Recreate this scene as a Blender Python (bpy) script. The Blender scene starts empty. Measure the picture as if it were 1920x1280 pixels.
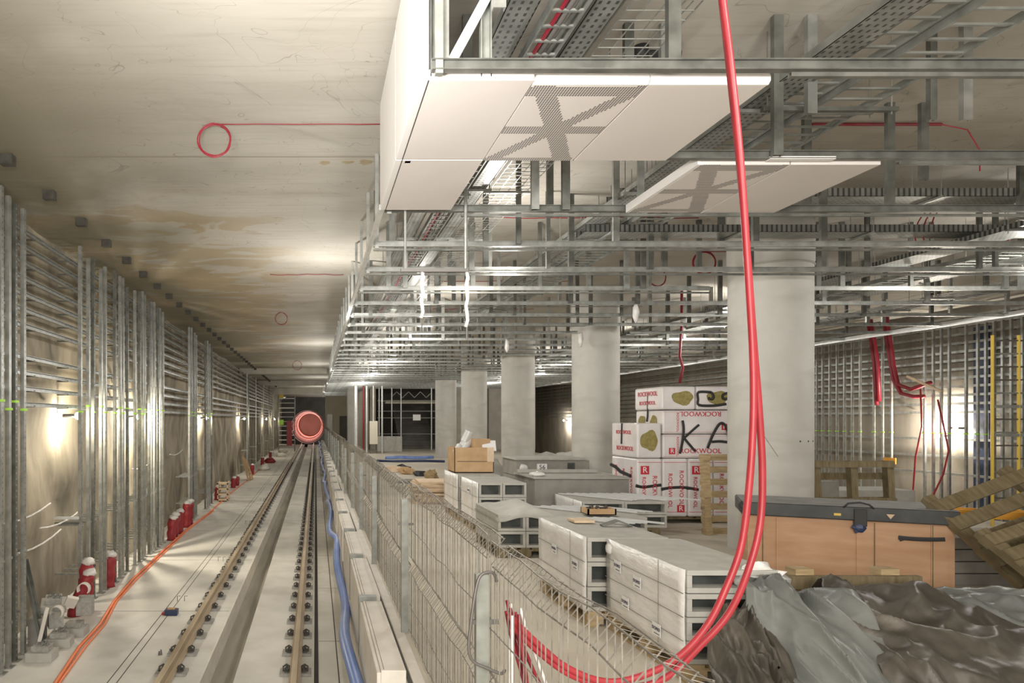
import bpy, math, random
from mathutils import Vector, Matrix, noise
random.seed(7)
C = bpy.context.scene.collection
S = bpy.context.scene
# ---------------------------------------------------------------- camera, world, lights, exposure
F = 1280.0; EYE = 1.78; VPX, VPY = 592.0, 787.0
cam = bpy.data.cameras.new('camera'); cam.lens = 24.0; cam.sensor_width = 36.0
cam.shift_x = (960 - VPX) / 1920.0; cam.shift_y = (VPY - 640) / 1920.0
cam.clip_start = 0.05; cam.clip_end = 400
camo = bpy.data.objects.new('camera', cam); C.objects.link(camo)
camo.location = (0, 0, EYE); camo.rotation_euler = (math.radians(90), 0, 0)
S.camera = camo
S.view_settings.view_transform = 'Standard'; S.view_settings.look = 'None'
S.view_settings.gamma = 1; S.view_settings.use_curve_mapping = False
S.view_settings.exposure = 0.50
w = bpy.data.worlds.new('world'); S.world = w; w.use_nodes = True
w.node_tree.nodes['Background'].inputs[0].default_value = (1, .95, .88, 1)
w.node_tree.nodes['Background'].inputs[1].default_value = 0.5
LAMPS = []
def area(loc, tgt, size, sizey, power, col=(1, .95, .88)):
    l = bpy.data.lights.new('work_or_fill_light', 'AREA'); l.shape = 'RECTANGLE'; l.size = size; l.size_y = sizey
    l.energy = power; l.color = col
    if power == 62: l.spread = math.radians(95)
    o = bpy.data.objects.new('work_or_fill_light', l); C.objects.link(o); o.location = loc
    o.rotation_euler = (Vector(tgt) - Vector(loc)).to_track_quat('-Z', 'Y').to_euler()
def point(loc, power, col=(1, .93, .82), r=.06):
    l = bpy.data.lights.new('work_or_fill_light', 'POINT'); l.energy = power; l.color = col; l.shadow_soft_size = r
    o = bpy.data.objects.new('work_or_fill_light', l); C.objects.link(o); o.location = loc
# fill lights added unseen behind the camera
area((-1.6, -2.6, 2.0), (-.8, 16, -1.3), 2.0, 1.2, 190)
area((.8, -2.6, 2.7), (5.0, 10, .9), 1.6, 1.4, 225)
area((9.0, -2.6, 2.8), (8.0, 10, 1.4), 3, 2, 30)
# fill lights added in the void above the ceiling grid
for y_ in (2.0, 8.6, 15.0, 21.4, 27.8, 34.2):
    for x_ in (2.4, 9.2):
        point((x_, y_, 3.55 if y_ > 5 else 3.3), 105 if y_ > 5 else 60, (1, .96, .9), .12)
# added upward fill, then lamps along the canopy edge, lighting the track ceiling
area((-.55, 1.6, 2.9), (.25, 6.4, 4.65), .8, .5, 62, (1, .97, .93))
for y_, p_ in ((12.0, 85), (25.5, 70), (35, 50), (46, 60), (58, 60), (70, 60)):
    point((.30, y_, 3.35), p_, (1, .96, .90), .05)
# bare lamps on the left and right walls
for x_, y_, p_ in ((-4.0, 11.4, 65), (-4.0, 15.3, 235), (-4.0, 25.0, 50), (-4.0, 38, 80), (-4.0, 55, 80), (-4.0, 66, 60)):
    point((x_, y_, 1.78), p_, (1, .9, .72), .03)
for x_, y_, p_ in ((16.3, 17.9, 230), (16.3, 45, 120), (16.3, 30, 90)):
    point((x_, y_, 1.55), p_, (1, .92, .8), .08)
# fill lights added inside the bored tunnel, and a lamp in the stair hall
point((-1.0, 92, 1.6), 120, (1, .84, .78), .2); point((-1.0, 101, 1.2), 260, (1, .84, .78), .2); point((-1.0, 115, 1.2), 420, (1, .78, .70), .2)
point((2.0, 50, 1.8), 20, (1, .95, .86), .1)

# ---------------------------------------------------------------- materials
def nd(nt, t, **k):
    n = nt.nodes.new(t)
    for a, b in k.items(): setattr(n, a, b)
    return n
def mat(name, c1, c2=None, rough=.7, metal=0, scale=4, detail=6, bump=0, bscale=30, stretch=(1, 1, 1), lo=.35, hi=.65, c3=None, s3=1, st3=(1, 1, 1), lo3=.52, hi3=.6, spec=.5):
    m = bpy.data.materials.new(name); m.use_nodes = True; nt = m.node_tree
    b = nt.nodes['Principled BSDF']; b.inputs['Roughness'].default_value = rough
    b.inputs['Metallic'].default_value = metal; b.inputs['Specular IOR Level'].default_value = spec
    b.inputs['Base Color'].default_value = (*c1, 1)
    tc = nd(nt, 'ShaderNodeTexCoord')
    def nz(sc, st, det=detail):
        mp = nd(nt, 'ShaderNodeMapping'); mp.inputs['Scale'].default_value = st
        nt.links.new(tc.outputs['Object'], mp.inputs[0])
        n = nd(nt, 'ShaderNodeTexNoise'); n.inputs['Scale'].default_value = sc; n.inputs['Detail'].default_value = det
        nt.links.new(mp.outputs[0], n.inputs['Vector']); return n
    col = None
    if c2:
        n = nz(scale, stretch); r = nd(nt, 'ShaderNodeValToRGB')
        r.color_ramp.elements[0].position = lo; r.color_ramp.elements[1].position = hi
        r.color_ramp.elements[0].color = (*c1, 1); r.color_ramp.elements[1].color = (*c2, 1)
        nt.links.new(n.outputs[0], r.inputs[0]); col = r.outputs[0]
    if c3:
        n = nz(s3, st3); r = nd(nt, 'ShaderNodeMapRange'); r.inputs['From Min'].default_value = lo3; r.inputs['From Max'].default_value = hi3
        nt.links.new(n.outputs[0], r.inputs[0])
        mx = nd(nt, 'ShaderNodeMixRGB'); nt.links.new(r.outputs[0], mx.inputs[0])
        if col: nt.links.new(col, mx.inputs[1])
        else: mx.inputs[1].default_value = (*c1, 1)
        mx.inputs[2].default_value = (*c3, 1); col = mx.outputs[0]
    if col: nt.links.new(col, b.inputs['Base Color'])
    if bump:
        n = nz(bscale, stretch); bp = nd(nt, 'ShaderNodeBump'); bp.inputs['Strength'].default_value = bump; bp.inputs['Distance'].default_value = .02
        nt.links.new(n.outputs[0], bp.inputs['Height']); nt.links.new(bp.outputs[0], b.inputs['Normal'])
    m['bsdf'] = b.name
    return m
def emis(name, col, st):
    m = mat(name, col); b = m.node_tree.nodes['Principled BSDF']
    b.inputs['Emission Color'].default_value = (*col, 1); b.inputs['Emission Strength'].default_value = st; return m
M = {}
M['slab'] = mat('cast_concrete_ceiling', (.44, .415, .36), (.53, .505, .45), .85, scale=1.1, stretch=(.35, 1.3, 1), bump=.12, bscale=9)
M['beam'] = mat('beam_concrete', (.42, .40, .34), (.5, .47, .41), .85, scale=2)
M['column'] = mat('column_concrete', (.49, .48, .44), (.57, .56, .52), .75, scale=2.2, stretch=(1, 1, .6), bump=.08, bscale=14, c3=(.44, .43, .39), s3=.9, st3=(1, 1, 4), lo3=.5, hi3=.75)
M['rock'] = mat('rough_wall_concrete', (.20, .175, .13), (.40, .35, .27), .95, scale=1.6, stretch=(1, 1, .45), bump=.9, bscale=3.5, c3=(.52, .45, .32), s3=.8, st3=(1, 1, .5), lo3=.5, hi3=.72)
M['wallright'] = mat('stained_wall_concrete', (.26, .235, .19), (.38, .34, .28), .95, scale=2, stretch=(1, 1, .3), bump=.3, bscale=6)
M['floor'] = mat('dusty_platform_screed', (.52, .475, .39), (.61, .56, .47), .85, scale=1.4, bump=.1, bscale=12, c3=(.44, .39, .31), s3=.7, lo3=.52, hi3=.7)
M['deck'] = mat('track_bed_concrete', (.62, .60, .545), (.72, .70, .65), .8, scale=1.8, bump=.08, bscale=16, c3=(.52, .50, .44), s3=1.1, lo3=.55, hi3=.72)
M['gutter'] = mat('drain_concrete', (.27, .25, .2), (.36, .33, .27), .8, scale=2, stretch=(3, .3, 1))
M['kerb'] = mat('kerb_concrete', (.66, .62, .55), (.75, .71, .65), .8, scale=5, bump=.1)
M['darkline'] = mat('dark_joint', (.07, .065, .055), rough=.9)
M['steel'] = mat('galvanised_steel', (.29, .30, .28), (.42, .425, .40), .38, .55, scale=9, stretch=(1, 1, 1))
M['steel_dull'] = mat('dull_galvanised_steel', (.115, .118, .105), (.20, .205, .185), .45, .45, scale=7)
M['steel_white'] = mat('bright_galvanised_steel', (.66, .67, .66), (.76, .77, .76), .35, .35, scale=9)
M['post'] = mat('galvanised_post', (.23, .24, .215), (.31, .32, .295), .5, .35, scale=12)
M['wire'] = mat('galvanised_wire', (.17, .155, .13), (.28, .26, .225), .5, .35, scale=20)
M['darkwire'] = mat('dark_steel_wire', (.16, .15, .14), rough=.5, metal=.5)
M['tray'] = mat('cable_tray_steel', (.22, .23, .21), (.34, .35, .325), .42, .5, scale=6)
M['black'] = mat('black_rubber', (.03, .03, .03), rough=.6)
M['railtop'] = mat('rail_steel', (.40, .31, .20), (.52, .42, .29), .5, .3, scale=6, stretch=(1, .2, 1))
M['fast'] = mat('fastener_steel', (.06, .057, .05), (.11, .10, .09), .7, .2, scale=30)
M['pad'] = mat('fastener_pad_concrete', (.30, .295, .265), (.40, .39, .36), .8, scale=20)
M['white'] = mat('shaded_white_lacquered_panel', (.70, .655, .625), (.72, .675, .645), .45, scale=2)  # underside tone of the panels, with its shade put into the colour
M['whitelit'] = mat('lit_white_panel', (.80, .78, .76), rough=.4)  # same white panel, painted lighter for the faces that catch the light
M['wood'] = mat('raw_pallet_wood', (.33, .235, .12), (.46, .35, .20), .8, scale=5, stretch=(1, 1, 6), bump=.1)
M['woodold'] = mat('weathered_pallet_wood', (.13, .10, .05), (.20, .16, .09), .85, scale=5, stretch=(6, 1, 1), bump=.1)
M['woodpale'] = mat('pale_timber', (.60, .45, .30), (.70, .55, .39), .75, scale=6)
M['ply'] = mat('plywood', (.46, .265, .145), (.55, .34, .205), .65, scale=2.2, stretch=(1, 1, 5), c3=(.46, .26, .14), s3=1.5, st3=(.4, .4, 4), lo3=.55, hi3=.7)
M['card'] = mat('cardboard', (.45, .29, .15), (.53, .36, .20), .8, scale=5)
M['block'] = mat('fibre_cement', (.40, .39, .355), (.47, .46, .42), .85, scale=6, bump=.06)
M['blockdark'] = mat('grey_fibre_cement', (.24, .23, .205), (.31, .295, .265), .85, scale=4)
M['recess'] = mat('painted_recess_shade', (.045, .05, .048), (.08, .085, .08), .3, scale=6)  # near-black colour standing in for the shade inside hollows
M['wrap'] = mat('white_stretch_film', (.74, .725, .70), (.83, .815, .79), .25, scale=3, stretch=(1, 1, 3), bump=.5, bscale=7)
M['insul'] = mat('white_pack_film', (.66, .62, .61), (.75, .71, .70), .35, scale=4, bump=.35, bscale=6)
M['wool'] = mat('mineral_wool', (.24, .20, .06), (.33, .28, .11), .95, scale=20, bump=.3)
M['print'] = mat('red_print', (.55, .03, .05), rough=.5)
M['ink'] = mat('black_spray_paint', (.02, .02, .02), rough=.6)
M['label'] = mat('paper_label', (.82, .81, .80), rough=.6)
M['inkgrey'] = mat('label_ink', (.10, .10, .13), rough=.6)
M['hose'] = mat('red_conduit', (.30, .02, .028), (.36, .026, .036), .42, scale=9)
M['hosedark'] = mat('dark_red_cable', (.24, .012, .025), rough=.45)
M['orange'] = mat('orange_cable', (.85, .22, .07), rough=.5)
M['yellow'] = mat('yellow_paint', (.72, .50, .07), rough=.5)
M['amber'] = mat('orange_yellow_paint', (.80, .36, .03), (.86, .42, .05), .5, scale=4)
M['blue'] = mat('blue_plastic_film', (.13, .23, .58), (.24, .34, .66), .4, scale=4, stretch=(1, .4, 1))
M['bluedark'] = mat('dark_blue_plastic', (.03, .06, .17), rough=.4)
M['red'] = mat('red_canister', (.27, .02, .028), (.36, .035, .04), .5, scale=8)
M['tarpgrey'] = mat('grey_tarpaulin', (.12, .127, .118), (.19, .197, .183), .42, scale=3, bump=.15, bscale=20)
M['tarpbrown'] = mat('dusty_brown_tarpaulin', (.05, .043, .033), (.10, .088, .072), .45, scale=3.5, c3=(.20, .18, .155), s3=3, lo3=.58, hi3=.75, bump=.2, bscale=14)
M['lid'] = mat('black_crate_lid', (.035, .037, .037), (.06, .062, .06), .5, scale=6)
M['liddust'] = mat('dusty_black_lid', (.20, .20, .195), (.27, .27, .26), .7, scale=5)
M['tunnel'] = mat('pinkish_tunnel_lining', (.60, .33, .27), (.70, .42, .35), .6, scale=.5)
M['tunnelrib'] = mat('dark_tunnel_joint', (.32, .12, .09), rough=.7)
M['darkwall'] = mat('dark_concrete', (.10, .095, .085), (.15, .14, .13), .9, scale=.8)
M['olive'] = mat('olive_concrete', (.36, .335, .26), (.42, .39, .31), .9, scale=.8)
M['tag'] = mat('fluorescent_green_tape', (.45, .85, .10), rough=.6)
M['bulb'] = emis('lit_bulb', (1, .93, .80), 40)
M['plate'] = mat('cast_in_plate', (.045, .042, .035), (.08, .075, .06), .7, scale=12)
M['plastic'] = mat('clear_plastic_wrap', (.66, .64, .62), (.8, .78, .76), .2, scale=12, bump=.6, bscale=14)
M['damp'] = mat('brown_damp_stain', (.36, .29, .17), (.42, .35, .23), .85, scale=8)
M['cream'] = mat('cream_cabinet', (.66, .62, .50), rough=.5)

# ceiling: blotchy brown water staining, shade painted in at the left, board marks and pour joints across the slab
def ceiling_nodes():
    m = M['slab']; nt = m.node_tree; b = nt.nodes['Principled BSDF']
    base = b.inputs['Base Color'].links[0].from_socket
    tc = nd(nt, 'ShaderNodeTexCoord'); sp = nd(nt, 'ShaderNodeSeparateXYZ'); nt.links.new(tc.outputs['Object'], sp.inputs[0])
    def mth(op, a, c, d=None):
        n = nd(nt, 'ShaderNodeMath', operation=op)
        for i, v in enumerate((a, c, d)):
            if v is None: continue
            if isinstance(v, (int, float)): n.inputs[i].default_value = v
            else: nt.links.new(v, n.inputs[i])
        return n.outputs[0]
    def rng(v, a, c, o0=0, o1=1):
        n = nd(nt, 'ShaderNodeMapRange'); nt.links.new(v, n.inputs[0])
        for i, x in zip((1, 2, 3, 4), (a, c, o0, o1)): n.inputs[i].default_value = x
        return n.outputs[0]
    def nz(sc, st, det=5, dist=0):
        mp = nd(nt, 'ShaderNodeMapping'); mp.inputs['Scale'].default_value = st; nt.links.new(tc.outputs['Object'], mp.inputs[0])
        n = nd(nt, 'ShaderNodeTexNoise'); n.inputs['Scale'].default_value = sc; n.inputs['Detail'].default_value = det; n.inputs['Distortion'].default_value = dist
        nt.links.new(mp.outputs[0], n.inputs['Vector']); return n.outputs[0]
    def mix(f, a, col):
        n = nd(nt, 'ShaderNodeMixRGB'); nt.links.new(f, n.inputs[0]); nt.links.new(a, n.inputs[1]); n.inputs[2].default_value = (*col, 1); return n.outputs[0]
    X, Y = sp.outputs[0], sp.outputs[1]
    # strongest over the track near the left wall
    zone = mth('MULTIPLY', mth('MULTIPLY', rng(Y, 8.2, 10, 0, 1), rng(Y, 22, 45, 1, .5)), rng(X, -1.8, .3, 1, 0))
    st = rng(mth('ADD', nz(.9, (.8, 1.4, 1), 6, 1.2), mth('MULTIPLY', zone, .17)), .585, .62)
    c = mix(mth('MULTIPLY', mth('MULTIPLY', st, zone), .85), base, (.40, .31, .18))
    wide = mth('MULTIPLY', rng(X, -3.2, -.7, .95, 0), rng(nz(.5, (1, 1, 1)), .30, .52))  # left side darkened in the colour to stand for shade, noise-broken like staining
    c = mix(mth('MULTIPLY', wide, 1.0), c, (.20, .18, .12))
    right = mth('MULTIPLY', rng(X, 1.0, 1.6, 0, 1), .35); c = mix(right, c, (.40, .36, .30))
    # fine board marks running across
    bm = rng(nz(3.2, (.3, 4.5, 1), 4), .52, .72, 0, .28); c = mix(bm, c, (.30, .26, .20))
    # hairline scratches
    sc = nz(.8, (1, 1, 1), 2, 2.5); hl = rng(mth('ABSOLUTE', mth('SUBTRACT', sc, .5), 0), 0.0, .004, .55, 0)
    c = mix(hl, c, (.20, .17, .13))
    jn = mth('ABSOLUTE', mth('SUBTRACT', mth('PINGPONG', mth('ADD', Y, -7.45), 4.0), 0.0), 0)
    c = mix(rng(jn, .012, .03, .6, 0), c, (.25, .21, .15))
    nt.links.new(c, b.inputs['Base Color'])
ceiling_nodes()
# column: horizontal pour joint rings are in the geometry. perforated steel: small punched holes along the length
def holes(name, src, axis, pitch, rad, across, wdt, dark=(.04, .04, .04)):
    m = src.copy(); m.name = name; nt = m.node_tree; b = nt.nodes['Principled BSDF']
    base = b.inputs['Base Color'].links[0].from_socket
    tc = nd(nt, 'ShaderNodeTexCoord'); sp = nd(nt, 'ShaderNodeSeparateXYZ'); nt.links.new(tc.outputs['Object'], sp.inputs[0])
    def pp(ax, p):
        n = nd(nt, 'ShaderNodeMath', operation='PINGPONG'); nt.links.new(sp.outputs[ax], n.inputs[0]); n.inputs[1].default_value = p / 2; return n.outputs[0]
    a = pp(axis, pitch); d = pp(across, wdt)
    f1 = nd(nt, 'ShaderNodeMath', operation='LESS_THAN'); nt.links.new(a, f1.inputs[0]); f1.inputs[1].default_value = rad
    f2 = nd(nt, 'ShaderNodeMath', operation='LESS_THAN'); nt.links.new(d, f2.inputs[0]); f2.inputs[1].default_value = rad * .6
    f = nd(nt, 'ShaderNodeMath', operation='MULTIPLY'); nt.links.new(f1.outputs[0], f.inputs[0]); nt.links.new(f2.outputs[0], f.inputs[1])
    mx = nd(nt, 'ShaderNodeMixRGB'); nt.links.new(f.outputs[0], mx.inputs[0]); nt.links.new(base, mx.inputs[1]); mx.inputs[2].default_value = (*dark, 1)
    nt.links.new(mx.outputs[0], b.inputs['Base Color']); return m
M['stud'] = holes('punched_steel_stud', M['steel_dull'], 2, .075, .012, 1, .05, (.5, .5, .48))
M['stud_light'] = holes('bright_punched_stud', M['steel'], 2, .075, .012, 1, .05, (.12, .12, .115))
M['trayholes'] = holes('perforated_tray_steel', M['tray'], 1, .06, .015, 0, .05, (.07, .07, .065))
M['trayholes_x'] = holes('perforated_cross_tray_steel', M['tray'], 0, .06, .012, 1, .05, (.09, .09, .085))
# perforated panel: rows of punched dots that draw crossing bands; coordinates in metres from the panel's front left corner
def perfo():
    m = M['white'].copy(); m.name = 'white_panel_with_punched_pattern'; nt = m.node_tree; b = nt.nodes['Principled BSDF']
    base = b.inputs['Base Color'].links[0].from_socket
    tc = nd(nt, 'ShaderNodeTexCoord'); sp = nd(nt, 'ShaderNodeSeparateXYZ'); nt.links.new(tc.outputs['Object'], sp.inputs[0])
    def mth(op, a, c=0.0, d=None):
        n = nd(nt, 'ShaderNodeMath', operation=op)
        for i, v in enumerate((a, c, d)):
            if v is None: continue
            if isinstance(v, (int, float)): n.inputs[i].default_value = v
            else: nt.links.new(v, n.inputs[i])
        return n.outputs[0]
    P = .0155
    def snap(v, p): return mth('SNAP', v, p)
    ur, vr = mth('ADD', sp.outputs[0], 0.0), mth('ADD', sp.outputs[1], 0.0)
    us, vs = snap(ur, P), snap(vr, P)
    u = mth('DIVIDE', us, .64); v = mth('DIVIDE', vs, 1.13)
    def band(e, wd): return mth('LESS_THAN', mth('ABSOLUTE', e), wd)
    def horiz(c, wd): return band(mth('SUBTRACT', v, c), wd)
    d1 = band(mth('SUBTRACT', u, mth('MULTIPLY_ADD', v, .80, .10)), .10)
    d2 = band(mth('SUBTRACT', mth('SUBTRACT', 1.0, u), v), .085)
    sh = mth('MAXIMUM', mth('MAXIMUM', horiz(.055, .045), horiz(.51, .045)), mth('MAXIMUM', mth('MAXIMUM', d1, d2), mth('MULTIPLY', horiz(.95, .035), mth('LESS_THAN', u, .95))))
    du = mth('SUBTRACT', mth('SUBTRACT', ur, us), P / 2); dv = mth('SUBTRACT', mth('SUBTRACT', vr, vs), P / 2)
    r = mth('SQRT', mth('ADD', mth('MULTIPLY', du, du), mth('MULTIPLY', dv, dv)))
    dot = mth('LESS_THAN', r, P * .40)
    f = mth('MULTIPLY', dot, sh)
    mx = nd(nt, 'ShaderNodeMixRGB'); nt.links.new(f, mx.inputs[0]); nt.links.new(base, mx.inputs[1]); mx.inputs[2].default_value = (.05, .045, .04, 1)
    nt.links.new(mx.outputs[0], b.inputs['Base Color']); M['perf'] = m
perfo()

# ---------------------------------------------------------------- mesh helpers
class MB:
    def __init__(s): s.v = []; s.f = []
    def add(s, vs, fs):
        n = len(s.v); s.v += [tuple(p) for p in vs]; s.f += [tuple(i + n for i in q) for q in fs]; return s
    def box(s, x0, x1, y0, y1, z0, z1):
        return s.add([(x0, y0, z0), (x1, y0, z0), (x1, y1, z0), (x0, y1, z0), (x0, y0, z1), (x1, y0, z1), (x1, y1, z1), (x0, y1, z1)],
                     [(0, 3, 2, 1), (4, 5, 6, 7), (0, 1, 5, 4), (1, 2, 6, 5), (2, 3, 7, 6), (3, 0, 4, 7)])
    def ext(s, prof, p0, p1, up=(0, 0, 1)):      # closed 2-D profile (side, up) swept from p0 to p1
        p0, p1 = Vector(p0), Vector(p1); d = (p1 - p0).normalized(); side = d.cross(Vector(up))
        if side.length < 1e-5: side = d.cross(Vector((0, 1, 0)))
        side.normalize(); u = side.cross(d).normalized(); n = len(prof)
        vs = [p + side * a + u * b for p in (p0, p1) for a, b in prof]
        fs = [(i, (i + 1) % n, n + (i + 1) % n, n + i) for i in range(n)] + [tuple(range(n))[::-1], tuple(range(n, 2 * n))]
        return s.add(vs, fs)
    def bar(s, p0, p1, a, b, up=(0, 0, 1)):
        return s.ext([(-a / 2, -b / 2), (a / 2, -b / 2), (a / 2, b / 2), (-a / 2, b / 2)], p0, p1, up)
    def chan(s, p0, p1, wd, h, t=.004, up=(0, 0, 1)):   # U channel: web wd wide at the bottom, flanges h high
        a = wd / 2
        return s.ext([(-a, 0), (a, 0), (a, h), (a - t, h), (a - t, t), (-a + t, t), (-a + t, h), (-a, h)], p0, p1, up)
    def cyl(s, p0, p1, r, n=12, r1=None):
        p0, p1 = Vector(p0), Vector(p1); d = (p1 - p0).normalized(); a = d.orthogonal().normalized(); b = d.cross(a); r1 = r if r1 is None else r1
        vs = [p + (a * math.cos(t * 2 * math.pi / n) + b * math.sin(t * 2 * math.pi / n)) * rr for p, rr in ((p0, r), (p1, r1)) for t in range(n)]
        return s.add(vs, [(i, (i + 1) % n, n + (i + 1) % n, n + i) for i in range(n)] + [tuple(range(n))[::-1], tuple(range(n, 2 * n))])
    def tube(s, pts, r, n=6, close=False):
        pts = [Vector(p) for p in pts]; m = len(pts); base = len(s.v); a = None
        for i, p in enumerate(pts):
            if close: d = pts[(i + 1) % m] - pts[i - 1]
            else: d = pts[min(i + 1, m - 1)] - pts[max(i - 1, 0)]
            d.normalize(); a = d.orthogonal() if a is None else (a - d * a.dot(d))
            if a.length < 1e-6: a = d.orthogonal()
            a = a.normalized(); b = d.cross(a)
            s.v += [tuple(p + (a * math.cos(t * 2 * math.pi / n) + b * math.sin(t * 2 * math.pi / n)) * r) for t in range(n)]
        for i in range(m if close else m - 1):
            j = (i + 1) % m
            s.f += [(base + i * n + t, base + i * n + (t + 1) % n, base + j * n + (t + 1) % n, base + j * n + t) for t in range(n)]
        if not close: s.f += [tuple(base + t for t in range(n))[::-1], tuple(base + (m - 1) * n + t for t in range(n))]
        return s
    def blob(s, c, r, seed=0, amp=.25, n=12, flat=None):
        c = Vector(c); base = len(s.v); rings = n // 2 + 1
        for i in range(rings):
            th = math.pi * i / (rings - 1)
            for j in range(n):
                ph = 2 * math.pi * j / n; d = Vector((math.sin(th) * math.cos(ph), math.sin(th) * math.sin(ph), math.cos(th)))
                k = 1 + amp * noise.noise(d * 2.2 + Vector((seed * 3.1, 0, 0)))
                p = Vector((d.x * r[0], d.y * r[1], d.z * r[2])) * k
                if flat is not None: p.z = max(p.z, -flat)
                s.v.append(tuple(c + p))
        for i in range(rings - 1):
            for j in range(n):
                s.f.append((base + i * n + j, base + (i + 1) * n + j, base + (i + 1) * n + (j + 1) % n, base + i * n + (j + 1) % n))
        return s
    def build(s, name, m, parent=None, smooth=False, loc=(0, 0, 0), bevel=0):
        me = bpy.data.meshes.new(name); me.from_pydata(s.v, [], s.f); me.update()
        me.materials.append(M[m] if isinstance(m, str) else m)
        if smooth: me.polygons.foreach_set('use_smooth', [True] * len(me.polygons))
        o = bpy.data.objects.new(name, me); C.objects.link(o); o.location = loc
        if parent: o.parent = parent
        if bevel:
            b = o.modifiers.new('bevel', 'BEVEL'); b.width = bevel; b.segments = 2; b.limit_method = 'ANGLE'
        return o
def tag(o, label, cat, group=None, kind=None):
    if label: o['label'] = label
    if cat: o['category'] = cat
    if group: o['group'] = group
    if kind: o['kind'] = kind
    return o
def thing(name, label, cat, loc=(0, 0, 0), rz=0, group=None):
    o = bpy.data.objects.new(name, None); C.objects.link(o); o.empty_display_size = .1
    o.location = loc; o.rotation_euler = (0, 0, rz); return tag(o, label, cat, group)
def struct(o): o['kind'] = 'structure'; return o
def dup(root, loc=None, rz=None, label=None):
    r = root.copy(); C.objects.link(r)
    if loc is not None: r.location = loc
    if rz is not None: r.rotation_euler = (0, 0, rz)
    if label: r['label'] = label
    for ch in list(root.children):
        c = ch.copy(); C.objects.link(c); c.parent = r
        for g in list(ch.children):
            d = g.copy(); C.objects.link(d); d.parent = c
    return r
ONES = 'first second third fourth fifth sixth seventh eighth ninth tenth eleventh twelfth thirteenth fourteenth fifteenth sixteenth seventeenth eighteenth nineteenth'.split()
TENS = {2: 'twent', 3: 'thirt', 4: 'fort', 5: 'fift', 6: 'sixt'}
def nth(i):                        # 1-based
    if i < 20: return ONES[i - 1]
    t, u = divmod(i, 10); return TENS[t] + ('ieth' if u == 0 else 'y-' + ONES[u - 1])
def nearest(i): return 'nearest' if i == 1 else nth(i) + ' nearest'
def textmesh(txt, size, depth=.002, align='CENTER'):
    cu = bpy.data.curves.new('t', 'FONT'); cu.body = txt; cu.size = size; cu.extrude = depth; cu.align_x = align; cu.align_y = 'CENTER'; cu.resolution_u = 2
    o = bpy.data.objects.new('t', cu); C.objects.link(o); dg = bpy.context.evaluated_depsgraph_get()
    me = bpy.data.meshes.new_from_object(o.evaluated_get(dg)); bpy.data.objects.remove(o); return me
def text(name, txt, size, m, parent, loc, rot, squash=1, cache={}):
    k = (txt, size)
    if k not in cache: cache[k] = textmesh(txt, size)
    me = cache[k].copy(); me.materials.clear(); me.materials.append(M[m]); me.name = name
    o = bpy.data.objects.new(name, me); C.objects.link(o); o.parent = parent; o.location = loc; o.rotation_euler = rot; o.scale = (squash, 1, 1)
    return o
R = math.radians
def smoothpts(p, n=6):
    p = [Vector(q) for q in p]; out = []
    for i in range(len(p) - 1):
        a, b, c, d = p[max(i - 1, 0)], p[i], p[i + 1], p[min(i + 2, len(p) - 1)]
        for k in range(n):
            t_ = k / n; out.append(.5 * ((2 * b) + (c - a) * t_ + (2 * a - 5 * b + 4 * c - d) * t_ ** 2 + (-a + 3 * b - 3 * c + d) * t_ ** 3))
    return out + [p[-1]]
DECK = -1.30; SLAB = EYE + 2.87; YB = -3.0; YE = 86.0

# ---------------------------------------------------------------- the shell
sl = MB(); sl.box(-4.6, 17.2, YB, YE, SLAB, SLAB + .4); ceil = struct(sl.build('ceiling', 'slab'))
for i in range(44):                                     # cast-in plates along the left edge of the slab
    y = 7.4 + 1.165 * i
    MB().box(-3.41, -3.27, y - .05, y + .05, SLAB - .11, SLAB + .01).build('anchor_plate', 'plate', ceil)
for x, y, a, b in ((.10, 7.62, .055, .06), (.36, 7.6, .065, .05), (.56, 7.6, .07, .08)):
    m_ = MB(); n = 16
    pts = [(x + a * math.cos(t * 2 * math.pi / n) * (1 + .3 * math.sin(3 * t)), y + b * math.sin(t * 2 * math.pi / n) * (1 + .2 * math.cos(5 * t))) for t in range(n)]
    m_.add([(px, py, SLAB - .002) for px, py in pts] + [(px, py, SLAB + .004) for px, py in pts], [tuple(range(n))[::-1]] + [(i, (i + 1) % n, n + (i + 1) % n, n + i) for i in range(n)])
    m_.build('damp_patch', 'damp', ceil)
for i, (y, h) in enumerate(((38.0, .30), (50.0, .32), (62.0, .5))):
    struct(MB().box(-4.25, .62, y, y + .9, SLAB - h, SLAB + .02).build('trim_%d' % (i + 1), 'beam'))
# left wall: rough concrete with real relief
def roughwall(x, y0, y1, z0, z1, ny, nz_, amp, sgn, name, m, dark=None):
    mb = MB()
    for i in range(ny + 1):
        for j in range(nz_ + 1):
            y = y0 + (y1 - y0) * i / ny; z = z0 + (z1 - z0) * j / nz_
            d = noise.fractal(Vector((0, y * .7, z * .9)), 1.0, 2.0, 5) * amp
            mb.v.append((x + sgn * (d - amp * .2), y, z))
    for i in range(ny):
        for j in range(nz_):
            a = i * (nz_ + 1) + j; q = (a, a + nz_ + 1, a + nz_ + 2, a + 1)
            mb.f.append(q if sgn > 0 else q[::-1])
    n = len(mb.v); mb.box(x - .5 if sgn > 0 else x + .15, x - .15 if sgn > 0 else x + .5, y0, y1, z0, z1)
    return struct(mb.build(name, m, smooth=True))
roughwall(-4.28, YB, YE, DECK - .1, SLAB, 420, 26, .11, 1, 'wall_left', 'rock')
roughwall(16.75, YB, YE, DECK - .1, SLAB, 200, 16, .05, -1, 'wall_right', 'wallright')
# platform, with an inner edge wall at each track
struct(MB().box(.43, 12.05, YB, 56.5, -1.6, -.001).build('floor', 'floor'))
struct(MB().box(.425, .43, YB, 56.5, DECK - .1, -.02).build('baseboard_left', 'kerb'))
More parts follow.
